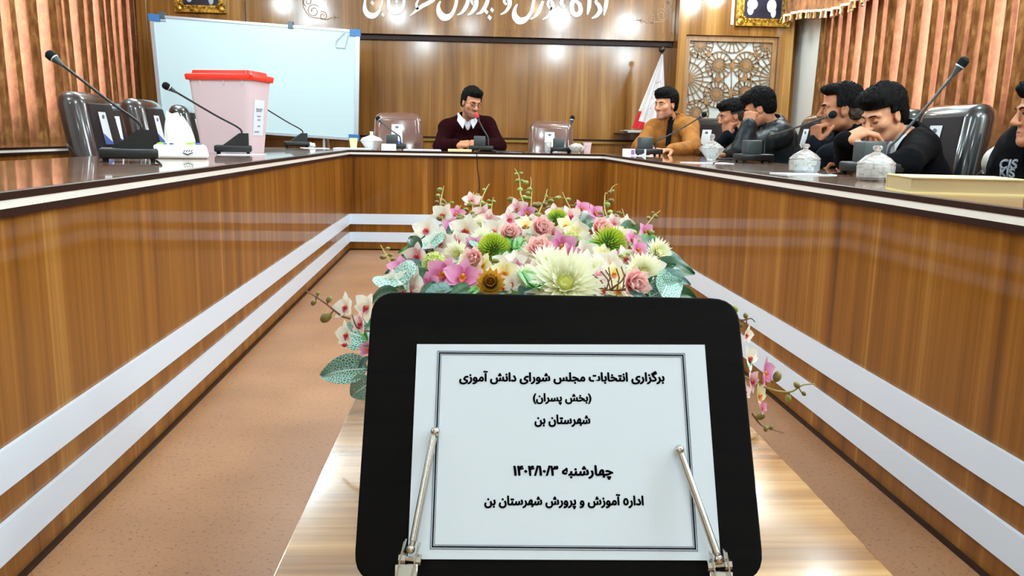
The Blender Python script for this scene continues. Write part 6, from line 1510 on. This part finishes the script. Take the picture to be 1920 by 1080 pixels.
sprig([(905, 418), (900, 395), (904, 372), (914, 350), (918, 345)], [(908, 356, 7, G), (895, 366, 9, 0), (900, 372, 9, 0), (882, 384, 12, 0), (904, 380, 9, G), (910, 383, 9, 0), (886, 400, 12, 0), (902, 403, 12, 0), (874, 393, 9, 0)])
sprig([(852, 420), (845, 398), (836, 380), (827, 370)], [(829, 384, 8, 0), (838, 386, 8, 0), (825, 394, 10, 0), (840, 396, 11, 0), (848, 380, 6, G)], r=0.0012)
sprig([(922, 402), (922, 388), (925, 370)], [(918, 385, 7, G), (926, 378, 7, G), (916, 376, 6, G)], r=0.0012)
sprig([(1003, 420), (1012, 395), (1022, 372), (1026, 355)], [(1009, 384, 13, 0), (1021, 383, 11, 0), (1033, 377, 10, G), (1031, 391, 14, 0), (1045, 371, 8, G), (1057, 393, 13, 0), (1026, 418, 14, 0), (1024, 368, 7, G)])
sprig([(1080, 410), (1068, 388), (1058, 368), (1055, 360)], [(1066, 374, 9, G), (1048, 370, 8, G), (1084, 383, 12, 0)], r=0.0012)
sprig([(1160, 440), (1142, 415), (1134, 392), (1134, 370), (1135, 362)], [(1138, 384, 12, G), (1146, 376, 10, 0), (1143, 361, 8, 0), (1149, 358, 7, 0), (1144, 398, 11, G), (1154, 407, 14, 0), (1157, 429, 12, 0), (1173, 433, 11, G), (1170, 444, 11, G), (1198, 454, 15, 0)])
sprig([(1142, 362), (1149, 350), (1158, 345)], [], r=0.001)
sprig([(1196, 442), (1210, 425), (1226, 405), (1238, 395)], [(1216, 409, 9, 0), (1229, 406, 10, 0), (1224, 399, 6, 0), (1219, 435, 12, 0)], 'stem', 0.0013)
sprig([(1075, 452), (1058, 425), (1044, 410), (1035, 400)], [(1038, 438, 20, 0), (1028, 416, 14, 0), (1008, 404, 14, 0)])
sprig([(1195, 485), (1182, 460), (1172, 440), (1165, 420)], [(1165, 428, 11, G)], 'stem', 0.0014)
sprig([(898, 520), (925, 508), (950, 490), (965, 470)], [(890, 491, 19, 0), (929, 489, 12, G), (916, 511, 9, 0), (968, 482, 16, 0), (972, 465, 14, 0), (955, 500, 10, 0), (985, 455, 14, 0)])
sprig([(1150, 500), (1160, 485), (1175, 480)], [(1165, 480, 11, G), (1178, 476, 10, G), (1158, 492, 12, 0), (1184, 492, 10, 0)], 'stem', 0.0014)
sprig([(760, 535), (742, 508), (728, 486), (714, 460)], [(718, 482, 11, 0), (727, 466, 8, 0), (739, 487, 11, 0), (732, 478, 8, 0)])
sprig([(690, 630), (660, 600), (640, 592), (612, 570), (590, 555), (573, 545)], [(596, 550, 8, 0), (617, 561, 13, 0), (588, 567, 12, 0), (611, 595, 22, 0)], 'stem_brown', 0.0017, 1.16)
sprig([(700, 622), (680, 618), (668, 612), (660, 590)], [], 'stem_brown', 0.0014, 1.12)
sprig([(1385, 700), (1440, 728), (1480, 735), (1505, 722), (1527, 720)], [(1457, 706, 20, 0), (1494, 722, 14, 0), (1478, 747, 14, G), (1507, 738, 10, 0)], 'stem', 0.0017, 1.16)
sprig([(1385, 600), (1395, 600), (1408, 597), (1416, 604)], [(1398, 592, 11, 0), (1390, 610, 10, 0), (1402, 611, 8, 0), (1378, 580, 14, G)], 'stem_brown', 0.0014, 1.2)
sprig([(1410, 775), (1425, 795), (1440, 803), (1470, 812)], [(1426, 780, 18, 0), (1436, 804, 11, 0), (1446, 801, 9, 0)], 'stem_brown', 0.0014, 1.17)
for i in range(16):                                  # more bud sprays rising out of the blooms
    px = rngF.uniform(800, 1190); py = rngF.uniform(395, 500)-0.25*abs(px-1000)*0.2; dx = rngF.uniform(-16, 16); h = rngF.uniform(26, 46)
    pts = [(px, py+14), (px+dx*0.4, py-h*0.4), (px+dx, py-h)]
    sprig(pts, [(px+dx*t+rngF.choice((-1, 1))*rngF.uniform(5, 9), py-h*t+rngF.uniform(-3, 3), rngF.uniform(8, 14)*(1.15-0.5*t), rngF.choice((0, 0, 1))) for t in (0.05, 0.35, 0.6, 0.85)], 'stem', 0.0013)
b = MB(); b.ball(P(646, 647, 1.13)-FA, (0.004, 0.003, 0.003), 0, 8); b.obj('fallen_lip', 'red_bit', fl)
for i in range(14):                                  # twiggy brown filler by the peony
    a = rngF.uniform(0, PI); q = P(1150+rngF.uniform(-14, 20), 545, 1.2); d = Vector((math.cos(a)*0.03, rngF.uniform(-.01, .01), math.sin(a)*0.035)); b = MB(); b.tube([q-FA, q+d*0.6-FA+Vector((0.004, 0, 0)), q+d-FA], 0.0011, 5); b.obj('twig', 'stem_brown', fl)
